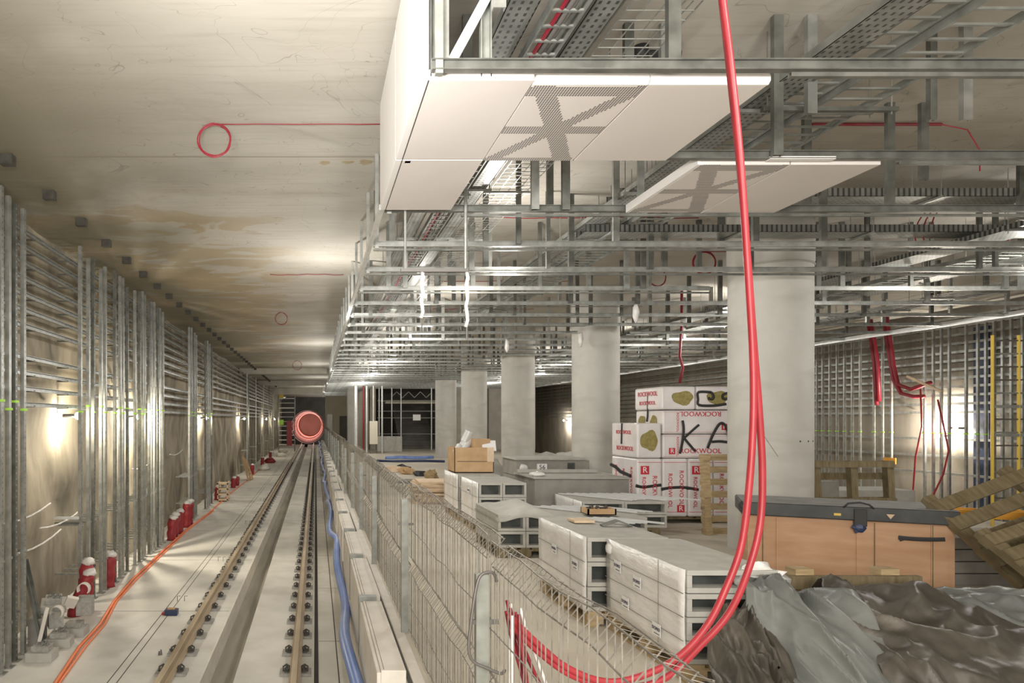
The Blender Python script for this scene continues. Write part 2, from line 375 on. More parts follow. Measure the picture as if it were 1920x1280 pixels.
# track bed with drain channel
dk = MB(); dk.box(-4.4, -1.38, YB, YE, -1.7, DECK); dk.box(-.97, -.02, YB, YE, -1.7, DECK); dk.box(.035, .44, YB, YE, -1.7, DECK)
dk.box(-.02, .035, YB, YE, -1.7, DECK - .06)
dko = struct(dk.build('floor_track', 'deck'))
MB().box(-1.38, -.97, YB, YE, -1.75, DECK - .30).build('drain_bottom', 'gutter', dko)
g = MB()
for x in (-2.45, -2.34): g.box(x, x + .012, YB, 70, DECK - .001, DECK + .0015)
g.box(.27, .285, YB, 70, DECK - .001, DECK + .0015)
for y in range(3, 70, 4): g.box(-3.9, -1.4, y + .0, y + .012, DECK - .001, DECK + .0012)
for y in range(3, 70, 3): g.box(.04, .42, y + .5, y + .51, DECK - .001, DECK + .0012)
g.build('joint', 'darkline', dko)
MB().box(-.020, .035, YB, 78, DECK - .07, DECK - .055).build('slot', 'darkline', dko)
struct(MB().box(12.05, 17.2, YB, YE, -1.7, DECK).build('floor_far_track', 'deck'))
# end walls
e = MB(); cx, cz, r = -1.0, EYE - .87, 2.1; n = 40
outer = [(-4.4, DECK - .4), (1.2, DECK - .4), (1.2, SLAB), (-4.4, SLAB)]
vs = []; fs = []
for t in range(n):
    a = 2 * math.pi * t / n; c_, s_ = math.cos(a), math.sin(a)
    k = min((5.2 if c_ > 0 else 3.4) / abs(c_) if abs(c_) > 1e-6 else 99, ((SLAB - cz) if s_ > 0 else (cz - DECK + .4)) / abs(s_) if abs(s_) > 1e-6 else 99)
    vs += [(cx + r * c_, YE, cz + r * s_), (cx + k * c_, YE, cz + k * s_), (cx + r * c_, YE + .6, cz + r * s_)]
for t in range(n):
    a, b = 3 * t, 3 * ((t + 1) % n); fs += [(a, b, b + 1, a + 1), (a, a + 2, b + 2, b)]
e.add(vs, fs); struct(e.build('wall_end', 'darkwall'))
tn = MB(); L = 40
for k in range(L):
    y0 = YE + .3 + k * 1.4
    for y in (y0, y0 + 1.33): tn.v += [(cx + 2.08 * math.cos(2 * math.pi * t / 36), y, cz + 2.08 * math.sin(2 * math.pi * t / 36)) for t in range(36)]
for k in range(2 * L - 1):
    if k % 2: continue
    tn.f += [(k * 36 + t, (k + 1) * 36 + t, (k + 1) * 36 + (t + 1) % 36, k * 36 + (t + 1) % 36) for t in range(36)]
tno = struct(tn.build('wall_tunnel', 'tunnel', smooth=True))
rb = MB()
for k in range(L):
    y = YE + 1.62 + k * 1.4
    rb.tube([(cx + 2.07 * math.cos(2 * math.pi * t / 36), y, cz + 2.07 * math.sin(2 * math.pi * t / 36)) for t in range(36)], .13, 4, True)
rb.build('ring_joint', 'tunnelrib', tno)
struct(MB().box(-1.9, -.1, YE, YE + 56, DECK - .3, DECK - .05).build('floor_tunnel', 'deck'))
struct(MB().box(-4, 2, YE + 40, YE + 40.2, -2, 5).build('wall_tunnel_backing', 'tunnel'))  # added wall catching the fill light so the tunnel centre stays bright
# platform end wall with the stair opening
pw = MB(); Y0 = 41.0
for a in ((3.2, 3.6, 0, 3.95), (3.2, 17.0, 3.95, SLAB), (7.3, 9.6, 0, 3.95), (10.4, 13.2, 0, 3.95)): pw.box(a[0], a[1], Y0, Y0 + .4, a[2] - (1.4 if 0 else 0), a[3])
struct(pw.build('wall_back', 'beam'))
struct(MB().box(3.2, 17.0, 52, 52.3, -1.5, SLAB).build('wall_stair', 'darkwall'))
struct(MB().box(3.05, 3.25, 41, 56.5, 0, SLAB).build('wall_side', 'olive'))
dw = MB(); dw.box(.8, 1.95, 56, 56.3, 0, SLAB); dw.box(2.65, 3.1, 56, 56.3, 0, SLAB); dw.box(1.95, 2.65, 56, 56.3, 2.1, SLAB)
struct(dw.build('wall_end_platform', 'olive'))
struct(MB().box(1.95, 2.65, 56.12, 56.16, 0, 2.1).build('door_1', 'darkwall'))
st = MB()
for k in range(16): st.box(5.2, 7.4, 42.0 + k * .3, 42.3 + k * .3, 0, .17 * (k + 1))
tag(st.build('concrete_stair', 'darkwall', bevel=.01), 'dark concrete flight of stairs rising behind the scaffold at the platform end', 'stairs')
struct(MB().box(1.9, 2.35, 40.2, 41.4, 0, SLAB).build('wall_pier', 'column'))

# ---------------------------------------------------------------- columns
def column(i, y):
    t = thing('concrete_column', '%s round grey concrete column from the camera, standing on the platform' % nth(i), 'column', (6.25, y, 0), 0, 'row of round columns')
    mb = MB(); n = 64; r = .5
    zs = [(0, r), (.36, r), (.365, r), (1.2, r), (2.9, r), (3.0, r - .0), (3.9, r), (3.91, r + .012), (4.35, r + .012), (SLAB + .01, r + .012)]
    for z, q in zs: mb.v += [(q * math.cos(2 * math.pi * k / n), q * math.sin(2 * math.pi * k / n), z) for k in range(n)]
    for j in range(len(zs) - 1): mb.f += [(j * n + k, j * n + (k + 1) % n, (j + 1) * n + (k + 1) % n, (j + 1) * n + k) for k in range(n)]
    o = mb.build('shaft', 'column', t, smooth=True)
    rr = MB()
    for z in ((3.86,) if i > 1 else (3.86, 4.2)): rr.tube([(.505 * math.cos(2 * math.pi * k / n), .505 * math.sin(2 * math.pi * k / n), z) for k in range(n)], .012, 5, True)
    rr.build('pour_ring', 'beam', t, smooth=True)
    if i == 1:
        h = MB()
        for a in (-82, -66, -52): h.cyl((.49 * math.cos(R(a)), .49 * math.sin(R(a)), 1.50), (.503 * math.cos(R(a)), .503 * math.sin(R(a)), 1.50), .012, 8)
        h.build('bolt_hole', 'darkline', t)
        MB().tube([(-.44, -.26, 2.3), (-.42, -.30, 2.0), (-.36, -.40, 1.6), (-.22, -.50, 1.3)], .002, 4).build('loose_wire', 'darkline', t)
for i in range(5): column(i + 1, 9.4 + 5.85 * i)

# ---------------------------------------------------------------- suspended ceiling grid
GZ = EYE + 1.87                       # underside of the rails
HX = [.74, .95, 1.95, 2.2, 2.95, 3.28, 4.15, 4.45, 5.2, 5.45, 7.05, 7.4, 8.3, 8.65, 9.6, 9.95, 10.9, 11.25, 12.2]
def ceiling_rail(i, y, x1):
    t = thing('ceiling_rail', '%s galvanised cross rail of the suspended platform ceiling, counted from the camera' % nth(i), 'ceiling rail', (0, y, GZ), 0, 'cross rails of the ceiling grid')
    mb = MB(); cut = [(.62, x1)]
    for c in range(5):
        if abs(y - (9.4 + 5.85 * c)) < .56: cut = [(.62, 5.68), (6.82, x1)]
    for a, b in cut:
        mb.ext([(-.024, 0), (.024, 0), (.024, .006), (.004, .006), (.004, .052), (.024, .052), (.024, .058), (-.024, .058), (-.024, .052), (-.004, .052), (-.004, .006), (-.024, .006)], (a, 0, 0), (b, 0, 0))
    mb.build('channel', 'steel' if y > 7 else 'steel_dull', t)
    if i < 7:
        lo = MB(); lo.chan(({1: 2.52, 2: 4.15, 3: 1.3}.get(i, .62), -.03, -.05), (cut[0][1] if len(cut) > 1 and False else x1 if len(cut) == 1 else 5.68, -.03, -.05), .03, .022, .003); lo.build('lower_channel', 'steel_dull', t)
    rnd = random.Random(i)
    if i <= 24:
        hs = HX if i % 2 else [h + .28 for h in HX]
        for h in hs:
            h += rnd.uniform(-.06, .06)
            if h > x1 or abs(h - 6.25) < .65 or (i in (1, 2) and False): continue
            if rnd.random() < .18 or (i == 1 and h > 2.6 and h < 3.2): continue
            if 3.3 < h < 4.05 and rnd.random() < .5: continue
            w_ = .05 if rnd.random() < .7 else .036
            m_ = MB(); off = .05 * rnd.choice((-1, 1))
            top = SLAB - GZ + .005
            w_ = w_ * 1.35; m_.ext([(-w_ / 2, -.02), (w_ / 2, -.02), (w_ / 2, .02), (w_ / 2 - .006, .02), (w_ / 2 - .006, -.012), (-w_ / 2 + .006, -.012), (-w_ / 2 + .006, .02), (-w_ / 2, .02)], (h, off, rnd.uniform(-.0, .03) if rnd.random() < .7 else .3), (h, off, top), (0, 1, 0))
            m_.build('hanger', rnd.choice(('steel_dull', 'steel_dull', 'steel_dull', 'steel')), t)
        for h in ([.66] if x1 > 4 else []):
            MB().ext([(-.02, -.02), (.02, -.02), (.02, .02), (-.02, .02)], (h, .0, -.02), (h, .0, SLAB - GZ + .005), (0, 1, 0)).build('edge_hanger', 'steel', t)
    return t
NB = 31
for i in range(NB): ceiling_rail(i + 1, 3.66 + 1.24 * i, 12.45)
for i in range(10): ceiling_rail(NB + i + 1, 3.66 + 1.24 * (NB + i), 3.0)
# thin secondary rails between the main ones
def sec_rail(i, y, x0, x1):
    mb = MB(); mb.bar((x0, y, GZ + .075), (x1, y, GZ + .075), .02, .012)
    tag(mb.build('secondary_ceiling_rail', 'steel'), '%s thin secondary rail between the cross rails of the ceiling grid' % nth(i), 'ceiling rail', 'thin secondary rails')
for k, i in enumerate(range(5, 20)): sec_rail(k + 1, 3.66 + 1.24 * i + .62, .62, 5.6)
def lrail(name, x, y0, y1, z, m, label, a=.035, b=.05):
    mb = MB(); mb.ext([(-a, 0), (a * .2, 0), (a * .2, .005), (-a + .005, .005), (-a + .005, b), (-a, b)], (x, y0, z), (x, y1, z)); mb.build
    return tag(mb.build(name, m), label, 'ceiling rail')
lrail('canopy_edge_rail', .60, 6.05, 56, GZ - .01, 'steel_white', 'long bright edge rail along the canopy above the platform edge')
lrail('canopy_edge_rail', 12.5, 3.0, 41, GZ - .02, 'steel_white', 'long bright edge rail on the far right side of the ceiling grid', .05, .09)
# diagonal brace and uprights behind the white fascia
tag(MB().chan((.73, 3.70, GZ + .06), (.97, 3.70, GZ + .50), .05, .04, up=(0, 1, 0)).build('diagonal_brace', 'steel_white'), 'bright slanted steel brace above the nearest cross rail', 'brace')
for x, m_, lb in ((.655, 'steel_dull', 'grey steel upright directly behind the white fascia end'), (.93, 'post', 'wide pale steel upright standing on the nearest cross rail')):
    tag(MB().ext([(-.03, -.02), (.03, -.02), (.03, .02), (.024, .02), (.024, -.014), (-.024, -.014), (-.024, .02), (-.03, .02)], (x, 3.74, GZ), (x, 3.74, SLAB), (0, -1, 0)).build('steel_upright', m_), lb, 'upright')

# white soffit cassettes
def cassette(name, x0, x1, y0, y1, label, perf=False, lip=True):
    t = thing(name, label, 'ceiling panel', (x0, y0, EYE + 1.85), 0)
    W, D = x1 - x0, y1 - y0
    MB().box(.002, W - .002, 0, D - .004, 0, .05).build('panel', 'perf' if perf else 'white', t, bevel=.003)
    if lip:
        l = MB(); l.ext([(0, 0), (.012, 0), (.03, .015), (.03, .045), (.012, .06), (.012, .085), (0, .085)], (0, 0, .0), (W, 0, .0)); l.build('front_lip', 'whitelit', t)
    return t
cassette('perforated_ceiling_panel', 1.195, 1.835, 3.78, 4.88, 'nearest white ceiling panel with a punched pattern of crossing bands', True)
cassette('ceiling_panel', 1.84, 2.50, 3.78, 4.88, 'plain white ceiling panel right of the nearest punched panel')
p2 = cassette('perforated_ceiling_panel', 2.80, 3.44, 4.95, 6.10, 'farther white ceiling panel with the punched pattern, behind the red hoses', True, False)
MB().box(-.03, 0, 0, 1.15, 0, .07).build('side_lip', 'whitelit', p2)
cassette('ceiling_panel', 3.445, 4.10, 4.95, 6.12, 'plain white ceiling panel right of the farther punched panel', False, False)
tag(MB().box(3.25, 3.72, 4.88, 4.93, EYE + 1.865, EYE + 1.885).build('panel_strip', 'whitelit'), 'narrow white strip lying just in front of the farther panels', 'panel strip')
for k, (y0, y1) in enumerate(((3.72, 4.85), (4.865, 6.02))):
    t = thing('fascia_panel', ('nearest' if k == 0 else 'farther') + ' white fascia box panel on the track side of the canopy', 'fascia panel', (.567, y0, EYE + 1.85), 0, 'white fascia panels')
    D = y1 - y0
    MB().box(0, .05, 0, D, 0, .95 if k == 0 else .93).build('side_panel', 'whitelit', t, bevel=.003)
    MB().box(.052, .625, 0.0, D, 0, .06).build('soffit_panel', 'white', t, bevel=.003)
    MB().box(.045, .049, -.001, D, -.003, .001).build('seam', 'darkline', t)
    MB().box(.05, .09, .02, .06, .06, .95).build('corner_angle', 'steel_dull', t)

# cable trays in the ceiling void
def tray(name, x0, x1, z, label, y0=3.0, y1=40.5, cables=(), kind='perf', h=.06, brk=1.9):
    t = thing(name, label, 'cable tray', (0, y0, z), 0, 'cable trays in the ceiling void'); L_ = y1 - y0
    mb = MB()
    if kind == 'perf':
        mb.box(x0, x1, 0, L_, 0, .004); mb.box(x0, x0 + .004, 0, L_, 0, h); mb.box(x1 - .004, x1, 0, L_, 0, h)
    elif kind == 'ladder':
        for x in (x0, x1): mb.box(x - .006, x + .006, 0, L_, 0, h)
        k = 0
        while k * .16 < min(L_, 22): mb.box(x0, x1, k * .16, k * .16 + .02, .004, .018); k += 1
    else:                                               # wire basket
        for j in range(5):
            x = x0 + (x1 - x0) * j / 4; mb.box(x - .003, x + .003, 0, L_, 0, .006)
        for x in (x0, x1): mb.box(x - .003, x + .003, 0, L_, h, h + .006)
        k = 0
        while k * .1 < min(L_, 16): mb.box(x0, x1, k * .1, k * .1 + .005, -.003, .003); k += 1
    mb.build('tray_bed', {'perf': 'trayholes', 'ladder': 'tray', 'basket': 'steel'}[kind], t)
    y = .35; b0 = None
    while y < L_:
        if b0 is None:
            br = MB().chan((x0 - .06, 0, -.03), (x1 + .06, 0, -.03), .03, .025)
            for x in (x0 - .04, x1 + .04): br.cyl((x, 0, -.06), (x, 0, SLAB - z - .015), .005, 5)
            b0 = br.build('rod_bracket', 'steel', t, loc=(0, y, 0))
        else: o = b0.copy(); C.objects.link(o); o.parent = t; o.location = (0, y, 0)
        y += brk
    for x, r_, m_ in cables: 
        pts = [(x + .012 * math.sin(k * 1.3), k * .6, .004 + r_) for k in range(int(L_ / .6))]
        MB().tube(pts, r_, 6).build('cable', m_, t, smooth=True)
    return t
TZ = EYE + 2.42
tray('cable_tray', 1.12, 1.30, TZ, 'narrow perforated cable tray nearest the canopy edge', cables=((1.2, .012, 'black'),))
tray('cable_tray', 1.36, 1.56, TZ - .05, 'cable tray with red and black cables beside the narrow tray', cables=((1.42, .014, 'hosedark'), (1.46, .02, 'darkwall'), (1.51, .016, 'steel_dull')), kind='ladder')
tray('cable_tray', 1.62, 1.78, TZ, 'dark perforated tray between the red cables and the wide basket tray', cables=((1.68, .014, 'black'),))
tray('cable_tray', 1.82, 2.22, TZ - .02, 'wide wire basket tray right of the dark perforated tray', kind='basket')
tray('cable_tray', 3.28, 3.52, TZ - .03, 'dark perforated tray above the farther punched panel', cables=((3.35, .015, 'black'), (3.42, .012, 'black')))
tray('cable_tray', 3.56, 3.78, TZ + .0, 'narrow ladder tray between two perforated trays above the farther panel', kind='ladder')
tray('cable_tray', 3.82, 4.22, TZ - .04, 'wide ladder tray above the farther punched panel', kind='ladder')
for k, (x, zz, kd) in enumerate(((7.9, -.25, 'perf'), (8.7, -.30, 'ladder'), (9.5, -.2, 'perf'), (10.3, -.35, 'basket'), (11.2, -.25, 'ladder'))):
    tray('cable_tray', x, x + .45, TZ + zz, '%s cable tray right of the columns, in the ceiling void' % nth(k + 1), y0=7.4, kind=kd)
for k, (y, z) in enumerate(((7.45, TZ + .02), (8.35, TZ - .12))):
    t = thing('cross_cable_tray', ('nearer' if k == 0 else 'farther') + ' perforated cable tray crossing the void from left to right', 'cable tray', (0, y, z), 0, 'crossing cable trays')
    MB().box(3.3, 12.2, 0, .3, 0, .004).box(3.3, 12.2, 0, .004, 0, .09).box(3.3, 12.2, .296, .3, 0, .09).build('tray_bed', 'trayholes_x', t)
    x = 3.6; rods = MB().cyl((0, -.03, -.03), (0, -.03, SLAB - z - .015), .005, 5).cyl((0, .33, -.03), (0, .33, SLAB - z - .015), .005, 5).chan((0, -.06, -.03), (0, .36, -.03), .03, .025).build('rod_bracket', 'steel', t, loc=(x, 0, 0))
    while x < 10.5: x += 1.6; o = rods.copy(); C.objects.link(o); o.parent = t; o.location = (x, 0, 0)
# T hanger bar left and right over the second bay
t = thing('hanging_bracket', 'short steel bracket bar on two thin rods above the farther punched panel', 'bracket', (3.3, 5.05, EYE + 2.28))
MB().chan((0, 0, 0), (1.0, 0, 0), .04, .03).build('bracket_bar', 'steel_dull', t)
MB().cyl((.04, 0, -.02), (.04, 0, SLAB - EYE - 2.28), .005, 6).cyl((.96, 0, -.02), (.96, 0, SLAB - EYE - 2.28), .005, 6).build('rod', 'steel', t)
# black ceiling fitting
t = thing('ceiling_fitting', 'black rubber pipe fitting fixed to the slab above the nearest punched panel', 'fitting', (2.62, 5.25, SLAB))
MB().cyl((-.12, 0, -.0), (-.12, 0, -.10), .055, 16).cyl((.12, .02, 0), (.12, .02, -.09), .05, 16).tube([(-.12, 0, -.06), (0, .02, -.05), (.12, .02, -.05), (.19, .02, -.05)], .035, 8).build('body', 'black', t, smooth=True)
MB().tube([(.03, 0, -.06), (.02, -.1, -.1), (-.06, -.2, -.14)], .012, 6).build('cable', 'black', t)
# film-wrapped hanging frame
t = thing('wrapped_hanging_frame', 'steel frame with two film-wrapped drop legs hanging below the ceiling grid', 'hanging frame', (.78, 6.1, EYE + 1.33))
MB().box(-.02, .58, -.02, .02, -.01, .02).build('cross_bar', 'darkwire', t)
MB().cyl((.56, 0, 0), (.56, 0, 1.52), .016, 8).cyl((.02, 0, 0), (.02, 0, 1.52), .012, 8).build('hanger_tube', 'steel', t)
for x, l_ in ((.17, .42), (.57, .50)):
    MB().tube([(x + .01 * math.sin(k * 2.1), .008 * math.cos(k * 1.7), -l_ * k / 8) for k in range(9)], .017, 8).build('wrapped_leg', 'plastic', t, smooth=True)
    MB().cyl((x, 0, -l_ - .12), (x, 0, -l_ + .01), .008, 8).build('leg_tip', 'darkwire', t)
for k, (x, y, z) in enumerate(((5.75, 14.82, GZ - .12), (4.5, 16.06, GZ - .12), (5.2, 11.1, GZ - .12))):
    tag(MB().blob((x, y, z), (.05, .05, .16), 3 + k, .5).build('plastic_scrap', 'plastic', smooth=True), ('white plastic scrap hanging left of the nearest column', 'white film scrap caught in the ceiling grid near the second column', 'crumpled white film tied high left of the nearest column')[k], 'plastic scrap', 'plastic scraps in the ceiling grid')

# red coils and cables on the slab
def coil(x, y, r_, label, run=None, turns=3, cr=.006):
    t = thing('cable_coil', label, 'cable', (x, y, SLAB - .012))
    pts = [((r_ + .01 * math.sin(k * .37)) * math.cos(k * .26 + 1.57), (r_ + .012 * math.cos(k * .31)) * math.sin(k * .26 + 1.57), -.004 * (k % 5) / 5) for k in range(int(24 * turns))]
    MB().tube([(a, c, b - r_) for a, b, c in pts], cr, 5).build('loops', 'hosedark', t, smooth=True)
    if run: MB().tube([(0, 0, 0)] + [(run * k / 8, .004 * math.sin(k * 2), 0) for k in range(1, 9)], cr * .8, 5).build('tail', 'hosedark', t, smooth=True)
coil(-.98, 6.6, .155, 'red cable coil on the slab over the track, with a long tail to the right', 1.62)
coil(-.92, 18.2, .16, 'small faint red cable coil on the slab farther down the track', None, 2)
coil(-.9, 33.0, .22, 'distant red cable coil on the slab before the cross beam', None, 2)
coil(6.6, 11.6, .19, 'red cable coil hanging left of the nearest column', .5, 4, .009)
coil(6.48, 12.95, .16, 'thin red cable coil left of the hanging coil beside the nearest column', None, 3)
coil(4.4, 20.5, .22, 'red cable coil above the second and third columns', .9, 3, .009)
t = thing('red_cable_run', 'dark red cable run straight across the slab at upper right', 'cable', (4.8, 6.6, SLAB - .015))
MB().cyl((0, 0, 0), (1.25, 0, 0), .014, 8).build('cable', 'hosedark', t); MB().tube([(1.25, 0, 0), (1.5, 0, -.05), (1.62, 0, -.25), (1.62, 0, -.45)], .006, 6).build('tail', 'hose', t, smooth=True)
t = thing('red_cable_loops', 'loose red cable loops hanging from the slab near the right edge', 'cable', (8.0, 8.6, SLAB - .3))
for k in range(3): MB().tube([(.45 * math.cos(R(a)) + .1 * k, 0, .42 * math.sin(R(a)) - .25 + .03 * k) for a in range(60, 200, 12)], .008, 6).build('loop', 'hose', t, smooth=True)
MB().tube([(1.0, 0, .3), (.98, .02, 0), (.8, 0, -.2), (.7, 0, -.35)], .012, 6).build('loop', 'hosedark', t, smooth=True)
for k, (x0, x1, y, z) in enumerate(((2.6, 5.4, 9.6, SLAB - .02), (3.6, 6.0, 11.2, SLAB - .02), (2.4, 5.2, 14, SLAB - .02), (3.0, 5.6, 17.5, SLAB - .02), (-.9, .55, 13.4, SLAB - .015))):
    tag(MB().tube([(x0 + (x1 - x0) * j / 8, y + .03 * math.sin(j), z - .01 * (j % 2)) for j in range(9)], .007, 5).build('red_cable', 'hose' if k < 4 else 'hosedark', smooth=True), '%s thin red cable stretched across the slab behind the punched panels' % nth(k + 1) if k < 4 else 'faint red cable across the slab over the track', 'cable')

# ---------------------------------------------------------------- stud walls
SP = [(-.025, -.05), (.025, -.05), (.025, -.044), (-.019, -.044), (-.019, .044), (.025, .044), (.025, .05), (-.025, .05)]
clusters = [('at the left edge of the photo', [8.0, 8.28, 8.5, 8.72, 8.98]), ('left of the lit bare wall lamp gap', []),
            ('right of the nearest wall lamp', [11.15, 11.5, 11.8, 12.15, 12.4]), ('after the nearest wide cluster', [12.95, 13.3, 13.6, 13.9]),
            ('in the brightly lit bay', [14.5, 14.8, 15.1, 15.35, 15.65, 15.9, 16.2, 16.5, 16.8, 17.1]), ('beyond the dark wall bay', [20.6, 20.95, 21.3, 21.65, 22.0]),
            ('just past the dark bay studs', [23.6, 24.1, 24.6, 25.1]), ('far down the track wall', [38, 39, 44, 50, 56, 62])]
def stud(x, y, z0, z1, label, grp, m='stud', sgn=1, kx=1.05, ky=.66):
    mb = MB(); mb.ext([(a * kx * sgn, b * ky) for a, b in SP], (0, 0, 0), (0, 0, z1 - z0), (0, 1, 0))
    t = thing('wall_stud', label, 'steel stud', (x, y, z0), 0, grp)
    mb.build('profile', m, t)
    return t
plate = MB().box(-.05, .06, -.06, .06, 0, .012); tapeM = MB().box(.03, .05, -.048, .048, 0, .03)
for ci, (where, ys) in enumerate(clusters):
    for k, y in enumerate(ys):
        x = -3.83 + random.uniform(-.02, .02)
        s_ = stud(x, y, DECK, SLAB - random.uniform(.02, .2), '%s galvanised wall stud %s' % (nearest(k + 1), where), 'studs along the left wall', ('stud', 'steel', 'stud_light')[(k * 2 + ci) % 3])
        MB().box(-.06, .07, -.06, .06, 0, .012).build('foot_plate', 'steel', s_)
        MB().box(-.02, .036, -.05, .05, 3.20 + .1 * (k % 2), 3.23 + .1 * (k % 2)).build('green_tape', 'tag', s_)
        for hz in (1.35, .55): MB().box(-.40, .05, -.012, .012, hz, hz + .03).build('spacer', 'steel', s_)
# long horizontal rails on the left wall
def wallrail(x, z, y0, y1, label, grp, sgn, gaps=()):
    t = thing('wall_rail', label, 'wall rail', (x, 0, z), 0, grp)
    mb = MB(); mb.ext([(-.022, -.03), (.022, -.03), (.022, -.024), (-.016, -.024), (-.016, .024), (.022, .024), (.022, .03), (-.022, .03)], (0, y0, 0), (0, y1, 0))
    mb.build('profile', 'steel', t)
    y = y0 + .8; b0 = MB().box(min(0, -sgn * .18), max(0, -sgn * .18), 0, .03, -.035, -.01).build('bracket', 'steel_dull', t, loc=(0, y, 0))
    while y < 34: y += 1.3; o = b0.copy(); C.objects.link(o); o.parent = t; o.location = (0, y, 0)
    return t
zs = [2.58, 2.365, 2.15, 1.935, 1.72, 1.505, 1.29, .86, .645, .43, .215]
for k, z in enumerate(zs): wallrail(-3.99, EYE + z, 5.0, 66, '%s horizontal steel rail down from the ceiling on the left wall' % nth(k + 1), 'rails on the left wall', 1)
for k, z in enumerate([2.62, 2.40, 2.18, 1.96, 1.74, 1.52, 1.30, 1.08, .86, .64, .42, .20]): wallrail(16.45, EYE + z, 5.0, 60, '%s horizontal steel rail down from the ceiling on the far right wall' % nth(k + 1), 'rails on the right wall', -1)
for k, z in enumerate((-.5, -.95, -1.4)): wallrail(16.45, EYE + z, 12, 30, '%s low steel rail on the far right wall below the lamps' % nth(k + 1), 'low rails on the right wall', -1)
RS = [22.6, 22.3, 22.0, 21.75, 21.45, 21.15, 20.85, 20.55, 20.25, 19.75, 19.45, 19.15, 18.1, 17.85, 17.62, 17.4, 16.95, 16.65, 16.45, 16.25, 16.05, 15.85, 15.6, 15.35, 15.1, 14.85, 14.6, 14.3]
for k, y in enumerate(RS[::-1]):
    s_ = stud(16.15, y, DECK, EYE + 2.35, '%s galvanised stud from the right edge on the far right wall' % nth(k + 1), 'studs along the right wall', 'steel', -1, 1, .5)
    MB().box(-.036, .02, -.045, .045, 2.72, 2.75).build('green_tape', 'tag', s_)
# leaning and loose members by the left wall
t = thing('leaning_steel_plank', 'grey steel plank leaning against the wall between the first stud clusters', 'steel plank', (-3.80, 9.2, DECK))
MB().chan((.12, 0, 0), (-.25, .25, 1.15), .16, .04, up=(1, 0, 0)).build('plank', 'steel_dull', t)
for k, (y, z, dx) in enumerate(((9.6, .25, .0), (11.0, -.02, .0), (9.9, -.2, .05), (16, .5, 0), (20, .62, 0))):
    tag(MB().tube([(-4.08 + dx, y - .9 + .36 * j, z + .012 * j * j - .05 * j + .2) for j in range(6)], .014, 6).build('slack_cable', 'plastic'), '%s pale cable sagging along the left wall' % nth(k + 1), 'cable', 'pale cables on the left wall')
t = thing('wall_shelf_bracket', 'short horizontal steel bracket on the lit left wall', 'bracket', (-4.2, 11.0, .18))
MB().chan((0, 0, 0), (.38, .0, 0), .05, .04).build('arm', 'steel_white', t); MB().chan((.0, .0, -.08), (.38, .0, -.08), .04, .03).build('arm', 'steel_dull', t)
# lamps
def wall_lamp(x, y, z, sgn, label):
    t = thing('wall_lamp', label, 'lamp', (x, y, z), 0, 'bare lamps on the walls')
    MB().blob((0, 0, -.0), (.05, .05, .06), 0, 0).build('bulb', 'bulb', t, smooth=True, loc=(sgn * .05, 0, .15))
    MB().cyl((-sgn * .2, 0, .15), (-sgn * .0, 0, .15), .03, 10).build('socket', 'black', t)
for k, (y, nm) in enumerate(((11.4, 'bare glowing lamp on the left wall between the nearest stud clusters'), (15.3, 'bare glowing lamp behind the brightly lit studs'), (25.0, 'bare lamp behind the studs past the dark bay'), (38, 'glowing lamp on the left wall near the end of the studs'), (55, 'second farthest glowing lamp on the left wall'), (66, 'farthest glowing lamp on the left wall'))):
    wall_lamp(-4.02, y, 1.70, 1, nm)
for k, (y, z, nm) in enumerate(((17.75, 1.42, 'left lamp of the bright group on the right wall'), (17.45, 1.42, 'right lamp of the bright group on the right wall'), (17.85, 1.22, 'lowest lamp of the bright group on the right wall'), (45, 1.6, 'round glowing lamp on the far wall between the second and third columns'))):
    wall_lamp(16.4, y, z, -1, nm)

# red conduits on the right wall
def bundle(name, paths, label, m='hosedark', r_=.05, cat='cable'):
    t = thing(name, label, cat, (0, 0, 0))
    for p in paths: MB().tube(p, r_, 8).build('conduit', m, t, smooth=True)
bundle('red_conduit_bundle', [[(15.85, 19.6, SLAB), (15.9, 19.55, 4.1), (15.95, 19.5, 3.4), (15.95, 19.45, 2.6), (15.95, 19.4, 2.2)], [(15.85, 19.5, SLAB), (15.9, 19.45, 4.1), (15.95, 19.38, 3.4), (15.95, 19.32, 2.3)]], 'left thick dark red conduit bundle coming down the right wall')
bundle('red_conduit_bundle', [[(15.85, 19.05, SLAB), (15.9, 19.0, 4.0), (15.95, 18.95, 3.4), (15.95, 18.85, 2.9), (15.95, 18.6, 2.5), (15.95, 18.2, 2.4), (15.95, 17.9, 2.4)], [(15.85, 18.95, SLAB), (15.9, 18.9, 4.0), (15.95, 18.85, 3.3), (15.95, 18.7, 2.75), (15.95, 18.3, 2.6), (15.95, 17.7, 2.75)]], 'right thick dark red conduit bundle bending sideways on the right wall')
bundle('red_cable_drop', [[(15.9, 17.95, 2.6), (15.92, 17.93, 1.6), (15.9, 18.1, .8), (15.9, 18.2, -.4), (15.9, 18.2, -1.29)]], 'red cable hanging straight past the bright lamps on the right wall', 'hose', .02)
bundle('red_cable_drop', [[(15.9, 17.45, 2.3), (15.92, 17.3, 1.6), (15.9, 17.15, 1.0), (15.9, 17.3, .4), (15.9, 17.6, -.2), (15.9, 17.7, -1.29)]], 'red cable bowing sideways right of the bright lamps', 'hose', .02)
bundle('red_cable_drop', [[(8.15, 15.2, SLAB), (8.15, 15.2, 3.9), (8.1, 15.2, 3.2), (8.2, 15.25, 2.95), (8.1, 15.2, 2.6)]], 'red cable tail hanging left of the second column', 'hosedark', .03)
tag(MB().bar((15.85, 18.3, 2.95), (15.85, 17.3, 2.5), .03, .06).build('timber_batten', 'woodpale'), 'pale timber batten slanted across the right wall rails', 'batten')
tag(MB().box(16.09, 16.115, 18.95, 19.35, .55, .72).build('yellow_sign', 'amber'), 'small yellow notice on the right wall studs', 'sign')

